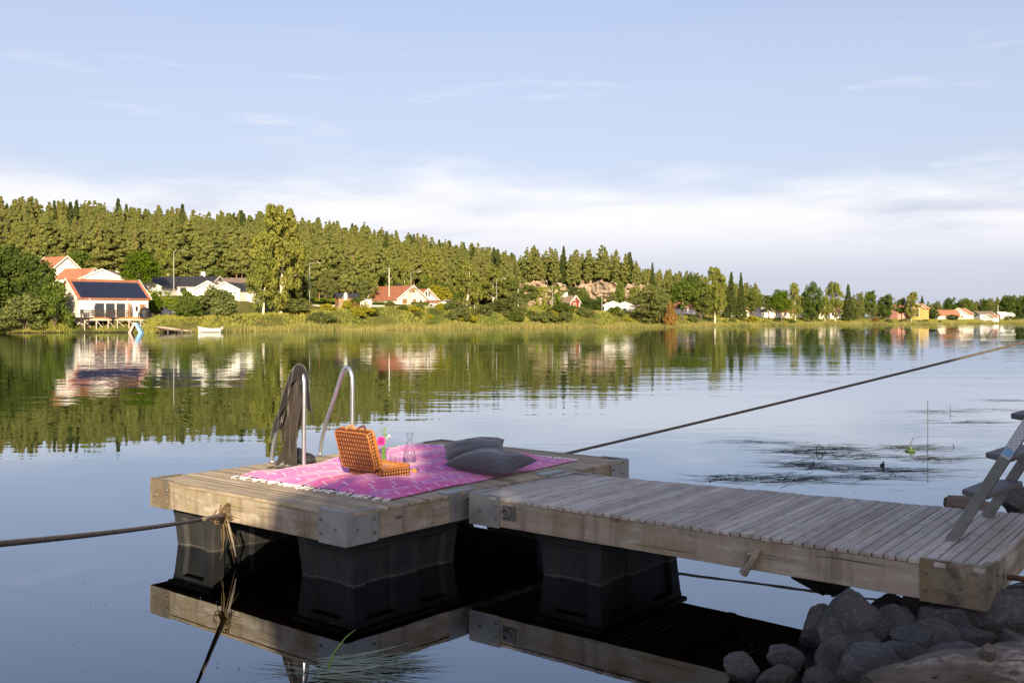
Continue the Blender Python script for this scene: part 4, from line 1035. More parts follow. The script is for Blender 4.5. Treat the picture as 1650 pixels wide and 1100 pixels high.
# red cottage and further houses
house('red_cottage', 'small red cottage with white trim right of the thuja hedge', 917, 229, -42, 3.2, 3.2, 498, 487.5, 477.5, FALU, BROWNR, [('R', 0, .9, .7, .8, PANEW), ('R', 0, 2.2, .4, .5, PANE)], chim=(-1.0, 0, .8, WHITE), corners=True, cat='cottage')
house('white_house', 'bright white gable left of the shore willow', 987, 240, 88, 6, 4.2, 505, 493, 487, WHITE, WHITE, cat='house')
house('white_house', 'white house half hidden by the large grey willow', 1012, 242, 70, 6, 4.4, 506, 494, 488, WHITE, BROWNR, [('L', 0, 1, .8, .8, PANE)])
house('white_house', 'white wall glimpsed between the grey willow and the shore trees', 1096, 262, 20, 6, 5, 505, 496, 488, WHITE, ORT)
for (px, Y, L, D, yaw, lb, pe, pr, wl_, rf) in (
  (1178, 300, 6, 5, 30, 'cream bungalow at the left end of the pale house row', 502, 496, CREAM, ORT),
  (1196, 302, 6, 5, 60, 'second bungalow of the pale row, with reddish roof', 502, 495, CREAM, ORT),
  (1220, 304, 6.5, 5, 50, 'white bungalow with dark roof in the pale house row', 502, 496, WHITE, DARKR),
  (1240, 306, 6, 5, 50, 'white bungalow with brown roof beside the pole', 502, 495, WHITE, BROWNR),
  (1262, 312, 6, 5, 20, 'pale house behind the round orange-tinged tree', 503, 497, CREAM, ORT),
  (1312, 318, 8, 5, 15, 'pinkish low house behind the tallest broad tree', 503, 498, CREAM, ORT),
  (1335, 322, 6, 5, 30, 'pale house peeping out left of the light pyramidal tree', 503, 496, CREAM, ORT)):
    house('row_house', lb, px, Y, yaw, L, D, 511, pe, pr, wl_, rf, [('F', -1, .9, .9, .8, PANE), ('L', 0, .9, .8, .8, PANE)])
house('pink_house', 'tall pinkish house among the right shore trees', 1446, 352, 30, 7, 6, 513, 500, 492, plain('pink_boards', (.55, .26, .20), .8, 0, .06, 1), ORT, [('F', 0, 1.2, 1, 1, PANE)])
house('yellow_house', 'tall yellow house among the right shore trees', 1482, 346, 50, 4.2, 4.6, 513, 497, 490, YELB, ORT, [('L', 0, 1.2, .9, 1, PANE), ('L', 0, 2.8, .9, .9, PANE)])
house('orange_bungalow', 'long bungalow with bright orange roof at far right', 1524, 366, -6, 7.4, 6, 514, 508, 500, CREAM, ORT, [('F', 1, .6, 1, .6, PANE)])
house('white_villa', 'white gabled villa with orange roof at far right', 1549, 370, 52, 7.6, 6.4, 515, 506, 497, WHITE, ORT, [('L', -1.2, 1.0, .8, .8, PANEW), ('L', 1.2, 1.0, .8, .8, PANE)])
house('white_row', 'low white house right of the white villa', 1583, 376, 15, 6, 5, 514, 506, 502, WHITE, BROWNR, [('F', -1, .7, .8, .7, PANE)])
house('orange_garage', 'small white garage with orange roof near the far right pole', 1597, 366, 40, 4, 3.6, 516, 511, 507, WHITE, ORT, cat='garage')
house('white_row', 'last low white house before the right picture edge', 1618, 386, 0, 5, 5, 514, 508, 503, WHITE, WHITE)

# road with guard rails, lamp posts, poles
rd_ = MB()
rp = [at(470, 500, 196), at(600, 500, 198), at(760, 500, 207), at(900, 500, 221), at(1000, 500, 233)]
for i in range(len(rp) - 1):
    a, b = rp[i], rp[i + 1]; n = (b - a); n = Vector((-n.y, n.x, 0)).normalized() * 2.6
    za, zb_ = gh(a.x, a.y) + .12, gh(b.x, b.y) + .12
    rd_.add([(a.x - n.x, a.y - n.y, za), (b.x - n.x, b.y - n.y, zb_), (b.x + n.x, b.y + n.y, zb_), (a.x + n.x, a.y + n.y, za)], [(0, 1, 2, 3)])
tag(link('road', rd_, ASPH), 'shore road behind the guard rail', kind='structure')
def guard(pa, pb_, Ya, Yb, py, label):
    a, b = at(pa, py, Ya), at(pb_, py, Yb); L = (b - a).length
    t = thing('guard_rail', label, 'guard rail', ((a.x + b.x) / 2, (a.y + b.y) / 2, (a.z + b.z) / 2 - .7), math.atan2(b.y - a.y, b.x - a.x), 'guard rails of the shore road')
    link('rail', MB().box((0, 0, .6), (L, .06, .32)), LAMPG, t)
    for i in range(int(L / 2.2) + 1): link('post', MB().box((-L / 2 + i * L / int(L / 2.2), .08, .1), (.1, .1, 1.4)), LAMPG, t)
guard(496, 620, 190, 192, 492, 'grey guard rail from the weeping birch past the brown shed')
guard(622, 745, 192, 199, 493.5, 'grey guard rail below the red-roofed house')
guard(862, 965, 214, 226, 500.5, 'grey guard rail below the red cottage')
guard(968, 1060, 226, 238, 503.5, 'grey guard rail below the bright white gable')
for (px, pt, Y, arm, lb) in ((280, 405, 183, 1, 'street lamp in front of the dark-roofed bungalow'), (499, 425, 188, 1, 'street lamp right of the weeping birch'), (662, 439, 196, 1, 'street lamp before the red-roofed house gable'),
                             (890, 458, 214, 1, 'street lamp before the thuja hedge'), (970, 462, 226, 1, 'street lamp between red cottage and white gable'), (800, 450, 214, 1, 'street lamp showing above the bank willows'),
                             (1178, 481, 262, -1, 'street lamp at the left end of the pale house row'), (1231, 484, 284, 0, 'bare pole between the pale row bungalows'), (1608, 491, 360, 0, 'tall pale pole near the right picture edge'),
                             (431, 473, 190, 0, 'short white post under the weeping birch'), (627, 431, 204, 0, 'white flagpole standing before the red roof'), (835, 466, 220, 0, 'thin pole above the conical willow')):
    p = at(px, pt, Y); g_ = gh(p.x, p.y); h = p.z - g_
    t = thing('street_lamp' if arm else 'flagpole' if 'flag' in lb else 'pole', lb, 'street lamp' if arm else 'pole', (p.x, p.y, g_))
    link('post', MB().tube([(0, 0, -.3), (0, 0, h * .6), (0, 0, h)], [.085, .07, .055], 8), LAMPG if arm else WHITE, t)
    if arm:
        link('arm', MB().tube([(0, 0, h), (arm * .7, 0, h + .14), (arm * 1.5, 0, h + .18)], .032, 6), LAMPG, t)
        link('lamp_head', MB().box((arm * 1.7, 0, h + .18), (.5, .16, .08)), LAMPG, t)
    else:
        link('cap', MB().lathe([(0, h + .12), (.09, h + .06), (.09, h), (.05, h - .03)], 8), LAMPG, t)

# ------------------------------------------------------------------ floating platform and walkway
PC, PA = Vector((-1.008, 9.63, 0)), R(-39.5)
def PL(x, y, z=0): return PC + Matrix.Rotation(PA, 3, 'Z') @ Vector((x, y, z))
DZ, DT, FB = 0.585, 0.028, 0.353           # deck top, board thickness, underside of the fascia
def board_mesh(L, w, t):
    m = MB().box((0, 0, 0), (L, w, t)).mesh('plank'); import bmesh
    b = bmesh.new(); b.from_mesh(m); bmesh.ops.bevel(b, geom=[e for e in b.edges], offset=0.003, segments=1, affect='EDGES'); b.to_mesh(m); b.free()
    return m
def bolts(parent, pts, axis, r=0.012):
    for p in pts:
        o = link('bolt', MB().lathe([(0, .012), (r * .7, .012), (r, .006), (r, -.004)], 10), BOLT, parent, loc=p)
        o.rotation_euler = {'-y': (R(90), 0, 0), '+x': (0, R(90), 0), '-x': (0, R(-90), 0), '+y': (R(-90), 0, 0)}[axis]
def corner_plate(parent, x, y, sx, sy, mat, w=0.30, h=0.245, top=DZ + 0.005, nb=True, wx=None, wy=None):
    wx = wx or w; wy = wy or w; m = MB(); t = 0.006
    m.box((x - sx * wx / 2, y + sy * t / 2, top - h / 2), (wx, t, h)); m.box((x + sx * t / 2, y - sy * wy / 2 , top - h / 2), (t, wy + 2 * t, h))
    m.box((x - sx * wx / 2, y - sy * .016, top + .003), (wx, .036, .006)); m.box((x - sx * .016, y - sy * (wy / 2 + .02), top + .003), (.036, wy - .04, .006))
    o = link('corner_plate', m, mat, parent, bevel=.002)
    fy = '-y' if sy < 0 else '+y'; fx = '+x' if sx > 0 else '-x'
    yy, xx = y + sy * (t + .001), x + sx * (t + .001)
    bolts(o, [(x - sx * (wx - .03), yy, top - .075), (x - sx * (wx - .03), yy, top - .175), (x - sx * wx * .36, yy, top - .13)], fy)
    bolts(o, [(xx, y - sy * (wy - .03), top - .075), (xx, y - sy * (wy - .03), top - .175), (xx, y - sy * wy * .34, top - .13)], fx)
    return o
def pontoon(parent, x0, x1, y0, y1, ztop, zbot=-0.45, pockets=(1, 4), dep=0.035, tap=0.07):
    def outline(ins, pocket):
        pts = []
        X0, X1, Y0, Y1 = x0 + ins, x1 - ins, y0 + ins, y1 - ins
        for (ax, ay, bx, by, n, nx_, ny_) in ((X0, Y0, X1, Y0, pockets[0], 0, 1), (X1, Y0, X1, Y1, pockets[1], -1, 0), (X1, Y1, X0, Y1, pockets[0], 0, -1), (X0, Y1, X0, Y0, pockets[1], 1, 0)):
            pts.append((ax, ay))
            for k in range(n):
                c0, c1 = (k + .22) / n, (k + .78) / n
                for c, dd in ((c0, 0), (c0 + .05 / n, dep), (c1 - .05 / n, dep), (c1, 0)):
                    q = dd if pocket else 0
                    pts.append((ax + (bx - ax) * c + nx_ * q, ay + (by - ay) * c + ny_ * q))
        return pts
    L = [(ztop, -.03, 0), (ztop - .035, -.03, 0), (ztop - .037, 0, 0), (ztop - .09, .008, 0), (ztop - .10, .01, 1), (zbot, tap, 1)]
    vs_, fs = [], []; n = None
    for (z, ins, pk) in L:
        ol = outline(ins, pk); n = len(ol); vs_ += [(a, b, z) for a, b in ol]
    for i in range(len(L) - 1):
        for k in range(n): fs.append((i*n+k, i*n+(k+1) % n, (i+1)*n+(k+1) % n, (i+1)*n+k))
    fs.append(tuple(range(n))); fs.append(tuple(range((len(L)-1)*n, len(L)*n)))
    return link('float', MB().add(vs_, fs), PLAST, parent, bevel=0.006)

plat = thing('floating_platform', 'square grey-brown wooden bathing platform on black floats in the foreground', 'platform', PC, PA)
PW, PLn, HX, HY = 0.0716, 52, 1.29, 1.86
bm_ = board_mesh(2 * HX, PW - .008, DT); bm_.materials.append(DECKP)
for i in range(PLn):
    y = -HY + PW * (i + .5)
    share('plank', bm_, plat, (random.uniform(-.004, .004), y, DZ - DT / 2 + random.uniform(-.0015, .0015)), (random.uniform(-.006, .006), 0, random.uniform(-.0006, .0006)), (1 + random.uniform(-.002, .002), 1, 1))
FH = DZ - DT - FB - .002
def fascia(parent, L, loc, rz, th=.045, mat=FASC, name='fascia', roty=0):
    m = MB().box((0, 0, 0), (L, th, FH)); return link(name, m, mat, parent, loc=loc, rot=(0, roty, rz), bevel=.004)
fz = FB + FH / 2
fascia(plat, 2 * HX - .03, (0, -HY + .034, fz), 0); fascia(plat, 2 * HX - .03, (0, HY - .034, fz), 0)
fascia(plat, 2 * HY - .125, (HX - .034, 0, fz), R(90)); fascia(plat, 2 * HY - .125, (-HX + .034, 0, fz), R(90))
for y in (-1.1, -.4, .4, 1.1): fascia(plat, 2 * HX - .15, (0, y, fz), 0, .07, OLDW, 'joist')
corner_plate(plat, HX - .006, -HY + .006, 1, -1, GALV); corner_plate(plat, -HX + .006, -HY + .006, -1, -1, GALVR)
corner_plate(plat, HX - .006, HY - .006, 1, 1, GALV); corner_plate(plat, -HX + .006, HY - .006, -1, 1, GALV)
for (xa, xb) in ((.53, 1.19), (-1.19, -.60)):
    for (ya, yb) in ((-1.70, -.55), (.50, 1.66)): pontoon(plat, xa, xb, ya, yb, FB - .005, pockets=(1, 2))
link('eye_bolt', MB().tube([(-.117 + .035 * math.cos(a), -HY - .03, .42 + .035 * math.sin(a)) for a in np.linspace(0, 6.28, 13)], .008, 6), BOLT, plat)
# hinge plates on the platform side
for y0 in (-.74, .52):
    link('hinge_plate', MB().box((HX - .006, y0 + .13, DZ - .115), (.008, .30, .23)).box((HX - .06, y0 + .13, DZ + .0045), (.11, .36, .006)), GALV, plat, bevel=.002)

WX, WY, WL, WW = 3.34, 0.06, 1.955, 0.70
walk = thing('wooden_walkway', 'long grey plank walkway leading from the platform to the stony shore', 'walkway', PL(WX, WY), PA)
def rise(x): return 0.095 * (x + WL) / (2 * WL)
NW = 54; wp = 2 * WL / NW
wm_ = board_mesh(2 * WW, wp - .009, DT); wm_.materials.append(DECKW)
for i in range(NW):
    x = -WL + wp * (i + .5); r_ = rise(x)
    share('plank', wm_, walk, (x, random.uniform(-.005, .005), DZ - DT / 2 + r_ / 2 + random.uniform(-.0015, .0015)), (0, -math.atan(r_ / (2 * WW)) + random.uniform(-.003, .003), R(90) + random.uniform(-.0012, .0012)))
fascia(walk, 2 * WL - .03, (0, -WW + .034, fz + .001), 0)
fascia(walk, 2 * WL - .03, (0, WW - .034, fz + rise(0)), 0, roty=-math.atan(.095 / (2 * WL)))
fascia(walk, 2 * WW - .125, (-WL + .034, 0, fz), R(90)); fascia(walk, 2 * WW - .125, (WL - .034, 0, fz + .045), R(90), roty=-math.atan(.095 / 1.4) * 1)
for x in (-1.1, -.3, .5, 1.25): fascia(walk, 2 * WW - .16, (x, 0, fz + rise(x) / 2 - .01), R(90), .07, OLDW, 'joist')
corner_plate(walk, -WL + .006, -WW + .006, -1, -1, GALV, wx=.31, wy=.12); corner_plate(walk, WL - .006, -WW + .006, 1, -1, GALVR, wx=.36, wy=.26)
for (ya, yb) in ((-WW + .03, -.36), (.36, WW)):
    link('hinge_strip', MB().box((-WL + .03, (ya + yb) / 2, DZ + .009), (.05, yb - ya, .008)), GALV, walk)
    for k in range(4):
        yy = ya + .05 + k * .075
        link('hinge_knuckle', MB().tube([(-WL - .048, yy, DZ - .045), (-WL - .048, yy + .055, DZ - .045)], [.034, .034], 12), GALV, walk, smooth=True)
    link('hinge_pin', MB().tube([(-WL - .048, ya - .02, DZ - .045), (-WL - .048, ya + .36, DZ - .045)], .014, 8), BOLT, walk)
link('back_corner_strip', MB().box((-WL + .18, WW - .01, DZ + .012), (.36, .035, .008)).box((-WL + .18, WW + .006, DZ - .05), (.36, .006, .12)), GALV, walk)
pontoon(walk, -1.36, -.76, -.56, .62, FB - .005, pockets=(1, 2))
pontoon(walk, .62, 1.02, -.35, .62, FB - .005, .13, pockets=(1, 1), tap=.16)
rb = link('ring_bolt', MB().tube([(1.777 - WX + .035 * math.cos(a), -WW - .004, .475 + .035 * math.sin(a)) for a in np.linspace(0, 6.28, 15)], .011, 6).box((1.80 - WX, -WW + .006, .475), (.13, .012, .11)), BOLT, walk)
cl = link('rope_cleat', MB().tube([(3.86 - WX + .05, -WW - .01, .50), (3.86 - WX + .03, -WW - .03, .45), (3.86 - WX, -WW - .03, .40), (3.86 - WX - .05, -WW - .02, .33)], [.022, .026, .024, .03], 7)
          .tube([(3.86 - WX + .06, -WW - .02, .48), (3.86 - WX, -WW - .05, .47), (3.86 - WX - .03, -WW - .03, .41), (3.86 - WX + .02, -WW - .02, .38)], .014, 6), GREYW, walk)
# rusty hook under the shore end
link('shackle', MB().tube([(WL + .01, -.28, .46), (WL + .16, -.3, .47), (WL + .2, -.3, .40), (WL + .17, -.3, .33)], .018, 7), plain('rusty_iron', (.14, .065, .04), .8, .3, .3, 30), walk)

# bathing ladder
lad = thing('bathing_ladder', 'stainless bathing ladder with two arched handrails on the platform edge', 'ladder', PL(-1.25, -.25, DZ), PA)
arc = [(-1.30, .40), (-1.298, .55), (-1.275, .70), (-1.22, .88), (-1.14, 1.05), (-1.06, 1.21), (-.99, 1.36), (-.94, 1.455), (-.895, 1.500), (-.85, 1.495), (-.815, 1.445), (-.80, 1.36), (-.797, 1.2), (-.80, .9), (-.803, DZ + .002)]
def spline(pts, n):
    P_ = [np.array(p, float) for p in pts]; P_ = [2 * P_[0] - P_[1]] + P_ + [2 * P_[-1] - P_[-2]]; out = []
    for i in range(1, len(P_) - 2):
        for k in range(n):
            t = k / n; a, b, c, d = P_[i-1], P_[i], P_[i+1], P_[i+2]
            out.append(0.5 * ((2 * b) + (-a + c) * t + (2 * a - 5 * b + 4 * c - d) * t * t + (-a + 3 * b - 3 * c + d) * t ** 3))
    out.append(P_[-2]); return out
AR = spline(arc, 5)
for yy in (-.548, .057):
    pts = [(a[0] + 1.25, yy + .25, a[1] - DZ) for a in AR]; pts = [(-.05, yy + .25, -1.0)] + pts
    hr = link('handrail', MB().tube(pts, .0205, 12), STEEL, lad, smooth=True)
    link('foot_flange', MB().lathe([(.045, .0), (.045, .008), (.024, .012), (.024, .03)], 14, (-.803 + 1.25, yy + .25, .002)), STEEL, hr)
    link('edge_bracket', MB().box((-.03, yy + .25, .006), (.10, .05, .008)), STEEL, hr)
for k in range(4): link('rung', MB().box((-.05, .0045, -.25 - k * .24), (.06, .60, .03)), STEEL, lad)
link('tie_bar', MB().tube([(-.02, -.298, .014), (.02, .0, .014), (-.02, .307, .014)], .007, 6), STEEL, lad)

# towel over the near handrail
tw = thing('beach_towel', 'dark towel draped over the left ladder handrail down to the deck', 'towel', PL(-.95, -.548, DZ), PA)
TC = [a for a in AR if a[1] > 0.86 and not (a[0] > -.81 and a[1] < 1.32)]
def towel_sheet(front, back, spread, conv, seed, nu=36, nv=46, r=.03, cx0=-.93, u0=0.0, u1=1.0):
    vs_, fs = [], []; rs = np.random.default_rng(seed); ph = rs.uniform(0, 6, 4)
    for i in range(nu):
        u = u0 + (u1 - u0) * i / (nu - 1); q = u * (len(TC) - 1); k = min(int(q), len(TC) - 2); c = TC[k] + (TC[k+1] - TC[k]) * (q - k)
        for j in range(nv):
            v = -1 + 2 * j / (nv - 1); Ld = front(u) if v < 0 else back(u)
            s = abs(v) * Ld; arcl = r * 1.5
            if s < arcl: th = s / r; yy = r * math.sin(th); zz = r * math.cos(th)
            else: yy = r + (s - arcl) * spread; zz = r * math.cos(1.5) - (s - arcl)
            fold = min(1, s / .25)
            yy += fold * (.020 * math.sin(u * 17 + ph[0] + s * 3) + .012 * math.sin(u * 31 + ph[1] - s * 5))
            x = c[0] + (cx0 - c[0]) * conv * min(1, s / .6) + .012 * fold * math.sin(s * 9 + ph[2])
            z = c[1] + zz
            y = -.548 + (-yy if v < 0 else yy)
            if z < DZ + .012: y += (-1 if v < 0 else 1) * (DZ + .012 - z) * .7; z = DZ + .012 + .012 * abs(math.sin(u * 9 + s * 14))
            vs_.append((x + .95, y + .548, z - DZ))
    for i in range(nu - 1):
        for j in range(nv - 1): fs.append((i*nv+j, (i+1)*nv+j, (i+1)*nv+j+1, i*nv+j+1))
    return MB().add(vs_, fs)
def sd(a, b, x): return float(smooth(a, b, x))
o = link('hanging_length', towel_sheet(lambda u: .18 + .98 * sd(.30, .38, u), lambda u: .10 + .5 * sd(.3, .5, u), .05, .34, 3, r=.034, u0=.16, u1=.93), TOWELB, tw, smooth='all')
o.modifiers.new('thick', 'SOLIDIFY').thickness = .006
o = link('folded_flap', towel_sheet(lambda u: .20 + .14 * sd(.0, .35, u) - .20 * sd(.5, .85, u), lambda u: .22 + .20 * sd(.15, .5, u), .10, -.10, 8, r=.060), TOWEL, tw, smooth='all')
o.modifiers.new('thick', 'SOLIDIFY').thickness = .007

def blob(m, c, rx, ry, rz, seed, amp=.12, n=14, flat=False):
    rs = np.random.default_rng(seed); ks = rs.normal(size=(6, 3)) * 2.2; ph = rs.uniform(0, 6, 6); vs_, fs = [], []
    for i in range(n + 1):
        for j in range(2 * n):
            th, a = math.pi * i / n, math.pi * j / n
            d = np.array([math.sin(th) * math.cos(a), math.sin(th) * math.sin(a), math.cos(th)])
            k = 1 + amp * sum(math.sin(float(ks[q] @ d) + ph[q]) for q in range(6)) / 3
            z = d[2] * rz * k
            vs_.append((c[0] + d[0] * rx * k, c[1] + d[1] * ry * k, max(c[2] + z, 0.001) if flat else c[2] + z))
    for i in range(n):
        for j in range(2 * n): fs.append((i*2*n+j, i*2*n+(j+1) % (2*n), (i+1)*2*n+(j+1) % (2*n), (i+1)*2*n+j))
    return m.add(vs_, fs)
m = MB(); blob(m, (-.14, .10, .06), .09, .09, .075, 4, flat=True); blob(m, (.10, .04, .05), .07, .06, .06, 9, flat=True); blob(m, (.0, .08, .05), .17, .06, .06, 5, flat=True)
b_ = thing('dark_bundle', 'black rounded bundle lying on the deck behind the hanging towel', 'bag', PL(-1.0, -.48, DZ), PA)
link('sack', m, BLACKB, b_, smooth='all')

# ------------------------------------------------------------------ picnic
BLc = [Vector((-2.449, 9.12, 0)), Vector((-.948, 7.94, 0)), Vector((.643, 10.10, 0)), Vector((-.858, 11.28, 0))]   # left, front, right, back
ctr = sum(BLc, Vector()) / 4
blk = thing('picnic_blanket', 'pink and purple striped cotton blanket with white tassels on the platform', 'blanket', (ctr.x, ctr.y, DZ))
nu, nv = 130, 96; U = np.linspace(0, 1, nu); V = np.linspace(0, 1, nv); UU, VV = np.meshgrid(U, V, indexing='ij')
Lc, Fc, Rc, Bc = [np.array(q)[:2] for q in BLc]
XY = ((1-UU)*(1-VV))[..., None]*Lc + ((1-UU)*VV)[..., None]*Fc + (UU*VV)[..., None]*Rc + (UU*(1-VV))[..., None]*Bc
ul, vl = UU * 2.68, VV * 1.91
wr = np.zeros_like(UU); rs = np.random.default_rng(21)
for k in range(16):
    a = rs.normal(0, .35) + math.pi / 2; f = rs.uniform(3, 11); ph = rs.uniform(0, 6); cu, cv = rs.uniform(0, 2.7), rs.uniform(0, 1.9)
    g = np.exp(-((ul - cu) ** 2 / .5 + (vl - cv) ** 2 / .10))
    wr += g * np.abs(np.sin((ul * math.cos(a) + vl * math.sin(a)) * f + ph)) * .036
wr += .004 * (np.sin(vl * 21 + 1.5 * np.sin(ul * 2)) + 1) + .003 * (np.sin(ul * 6 + vl * 9) + 1)
ed = np.minimum(np.minimum(UU, 1 - UU), np.minimum(VV, 1 - VV)); wr *= np.clip(ed * 14 + .22, 0, 1)
jx = .012 * np.sin(ul * 7) * (np.abs(VV - .5) > .48); 
Z = .0065 + wr
vsb = np.stack([XY[..., 0] + jx - ctr.x, XY[..., 1] + .01 * np.sin(vl * 8) - ctr.y, Z], -1).reshape(-1, 3)
ib = np.arange(nu * nv).reshape(nu, nv); fb_ = np.stack([ib[:-1, :-1], ib[:-1, 1:], ib[1:, 1:], ib[1:, :-1]], -1).reshape(-1, 4)
bm2 = bpy.data.meshes.new('blanket_cloth'); bm2.from_pydata(vsb.tolist(), [], fb_.tolist()); bm2.update()
uvl = bm2.uv_layers.new(name='UVMap'); uvs = np.stack([ul.ravel(), vl.ravel()], -1)
li = np.empty(len(bm2.loops), np.int32); bm2.loops.foreach_get('vertex_index', li); uvl.data.foreach_set('uv', uvs[li].astype(np.float32).ravel())
link('cloth', bm2, BLANK, blk, smooth='all')
tms = []
for k in range(4):
    rs2 = np.random.default_rng(50 + k); L = .075
    pts = [(0, 0, .010), (L * .3, rs2.normal(0, .012), .014), (L * .65, rs2.normal(0, .02), .010), (L, rs2.normal(0, .03), .006)]
    tm_ = MB().tube(pts, [.0045, .0055, .005, .007], 6).tube([(0.012, 0.004, .010), (L * .5, rs2.normal(0, .02) + .012, .012), (L * .95, rs2.normal(0, .03) + .02, .005)], [.0035, .004, .005], 5).mesh('tassel'); fix_normals(tm_); tm_.materials.append(COTTON); tms.append(tm_)
for (p0, p1, n, out) in ((Lc, Fc, 34, -1), (Bc, Rc, 30, 1)):
    d = (p1 - p0); nrm = np.array([d[1], -d[0]]); nrm /= np.linalg.norm(nrm)
    if out > 0: nrm = -nrm
    for k in range(n):
        q = p0 + d * (k + .5) / n
        share('tassel', tms[k % 4], blk, (q[0] - ctr.x, q[1] - ctr.y, 0), (0, 0, math.atan2(nrm[1], nrm[0]) + random.uniform(-.7, .7)), (random.uniform(.8, 1.2), random.choice((-1, 1)), 1))

BZ = DZ + .016
# basket
bk = thing('picnic_basket', 'open brown wicker picnic basket standing on the pink blanket', 'basket', (-1.10, 8.70, BZ), R(48))
bw, bl, bh = .30, .43, .115
def lattice(m, o, ux_, uy_, un, W_, H_, nx_, ny_, w=.007, t=.006):
    o, ux_, uy_, un = Vector(o), Vector(ux_), Vector(uy_), Vector(un)
    for i in range(nx_ + 1): p = o + ux_ * (W_ * i / nx_); m.beam(p + un * t * .9, p + uy_ * H_ + un * t * .9, w, t, un)
    for j in range(ny_ + 1): p = o + uy_ * (H_ * j / ny_); m.beam(p + un * t * .6, p + ux_ * W_ + un * t * .6, w * 1.15, t, un)
sh = MB(); t_ = .008
sh.box((t_ / 2, bl / 2, bh / 2), (t_, bl, bh)).box((bw - t_ / 2, bl / 2, bh / 2), (t_, bl, bh)).box((bw / 2, t_ / 2, bh / 2), (bw - 2 * t_, t_, bh)).box((bw / 2, bl - t_ / 2, bh / 2), (bw - 2 * t_, t_, bh)).box((bw / 2, bl / 2, .006), (bw - .02, bl - .02, .01))
base = link('base', sh, WICKL, bk)
lt = MB()
lattice(lt, (0, 0, 0), (0, 1, 0), (0, 0, 1), (-1, 0, 0), bl, bh, 15, 4); lattice(lt, (bw, 0, 0), (0, 1, 0), (0, 0, 1), (1, 0, 0), bl, bh, 15, 4)
lattice(lt, (0, 0, 0), (1, 0, 0), (0, 0, 1), (0, -1, 0), bw, bh, 10, 4); lattice(lt, (0, bl, 0), (1, 0, 0), (0, 0, 1), (0, 1, 0), bw, bh, 10, 4)
tag(link('weave', lt, WICK, base), kind='stuff')
rim = MB()
def loop_tube(m, pts, r, n=7): m.tube([*pts, pts[0]], r, n)
rc = .03
def rrect(W_, H_, r, z, x0=0, y0=0):
    out = []
    for (cx, cy, a0) in ((x0 + W_ - r, y0 + r, -90), (x0 + W_ - r, y0 + H_ - r, 0), (x0 + r, y0 + H_ - r, 90), (x0 + r, y0 + r, 180)):
        for k in range(5): a = R(a0 + k * 22.5); out.append((cx + r * math.cos(a), cy + r * math.sin(a), z))
    return out
loop_tube(rim, rrect(bw + .012, bl + .012, rc, bh + .004, -.006, -.006), .013); loop_tube(rim, rrect(bw + .006, bl + .006, rc, .008, -.003, -.003), .009)
link('rim', rim, plain('wicker_orange', (.40, .155, .035), .4, 0, .3, 40, .5, .2), base, smooth=True)
link('lining', MB().box((bw / 2, bl / 2, .055), (bw - .03, bl - .03, .08)), LINING, base, bevel=.01)
lid = bpy.data.objects.new('lid', None); COL.objects.link(lid); lid.parent = bk; lid.location = (-.012, 0, bh + .006); lid.rotation_euler = (0, R(-106), 0)
lw_, ll_, lh_ = .335, bl + .01, .065
link('panel', MB().box((lw_ / 2, ll_ / 2, lh_ - .008), (lw_ - .02, ll_ - .02, .010)).box((lw_ / 2, .006, lh_ / 2), (lw_ - .02, .01, lh_ - .02)).box((lw_ / 2, ll_ - .006, lh_ / 2), (lw_ - .02, .01, lh_ - .02)).box((lw_ - .006, ll_ / 2, lh_ / 2), (.01, ll_ - .04, lh_ - .02)).box((.006, ll_ / 2, lh_ / 2), (.01, ll_ - .04, lh_ - .02)), WICKL, lid)
lt = MB()
lattice(lt, (.012, .012, lh_ - .004), (1, 0, 0), (0, 1, 0), (0, 0, 1), lw_ - .024, ll_ - .024, 8, 13, .0125)
lattice(lt, (.012, 0, .006), (1, 0, 0), (0, 0, 1), (0, -1, 0), lw_ - .024, lh_ - .014, 10, 2); lattice(lt, (.012, ll_, .006), (1, 0, 0), (0, 0, 1), (0, 1, 0), lw_ - .024, lh_ - .014, 10, 2)
lattice(lt, (lw_, .012, .006), (0, 1, 0), (0, 0, 1), (1, 0, 0), ll_ - .024, lh_ - .014, 14, 2)
tag(link('weave', lt, WICK, lid), kind='stuff')
rim = MB(); loop_tube(rim, rrect(lw_ + .008, ll_ + .008, .035, .004, -.004, -.004), .013); loop_tube(rim, rrect(lw_ - .004, ll_ - .004, .035, lh_ - .002, .002, .002), .008)
link('rim', rim, MATS['wicker_orange'], lid, smooth=True)
link('lining', MB().box((lw_ / 2, ll_ / 2, lh_ - .024), (lw_ - .03, ll_ - .03, .012)), LINING, lid)
for (y0, mt) in ((.28, WICKL), (.13, WICK)):
    link('handle', MB().tube([(lw_ + .0, y0 - .055, .02), (lw_ + .026, y0 - .035, .0), (lw_ + .034, y0, -.012), (lw_ + .026, y0 + .035, .0), (lw_, y0 + .055, .02)], .009, 8), mt, lid, smooth=True)

def lathe_obj(name, prof, mat, parent, n=28): return link(name, MB().lathe(prof, n), mat, parent, smooth='all')
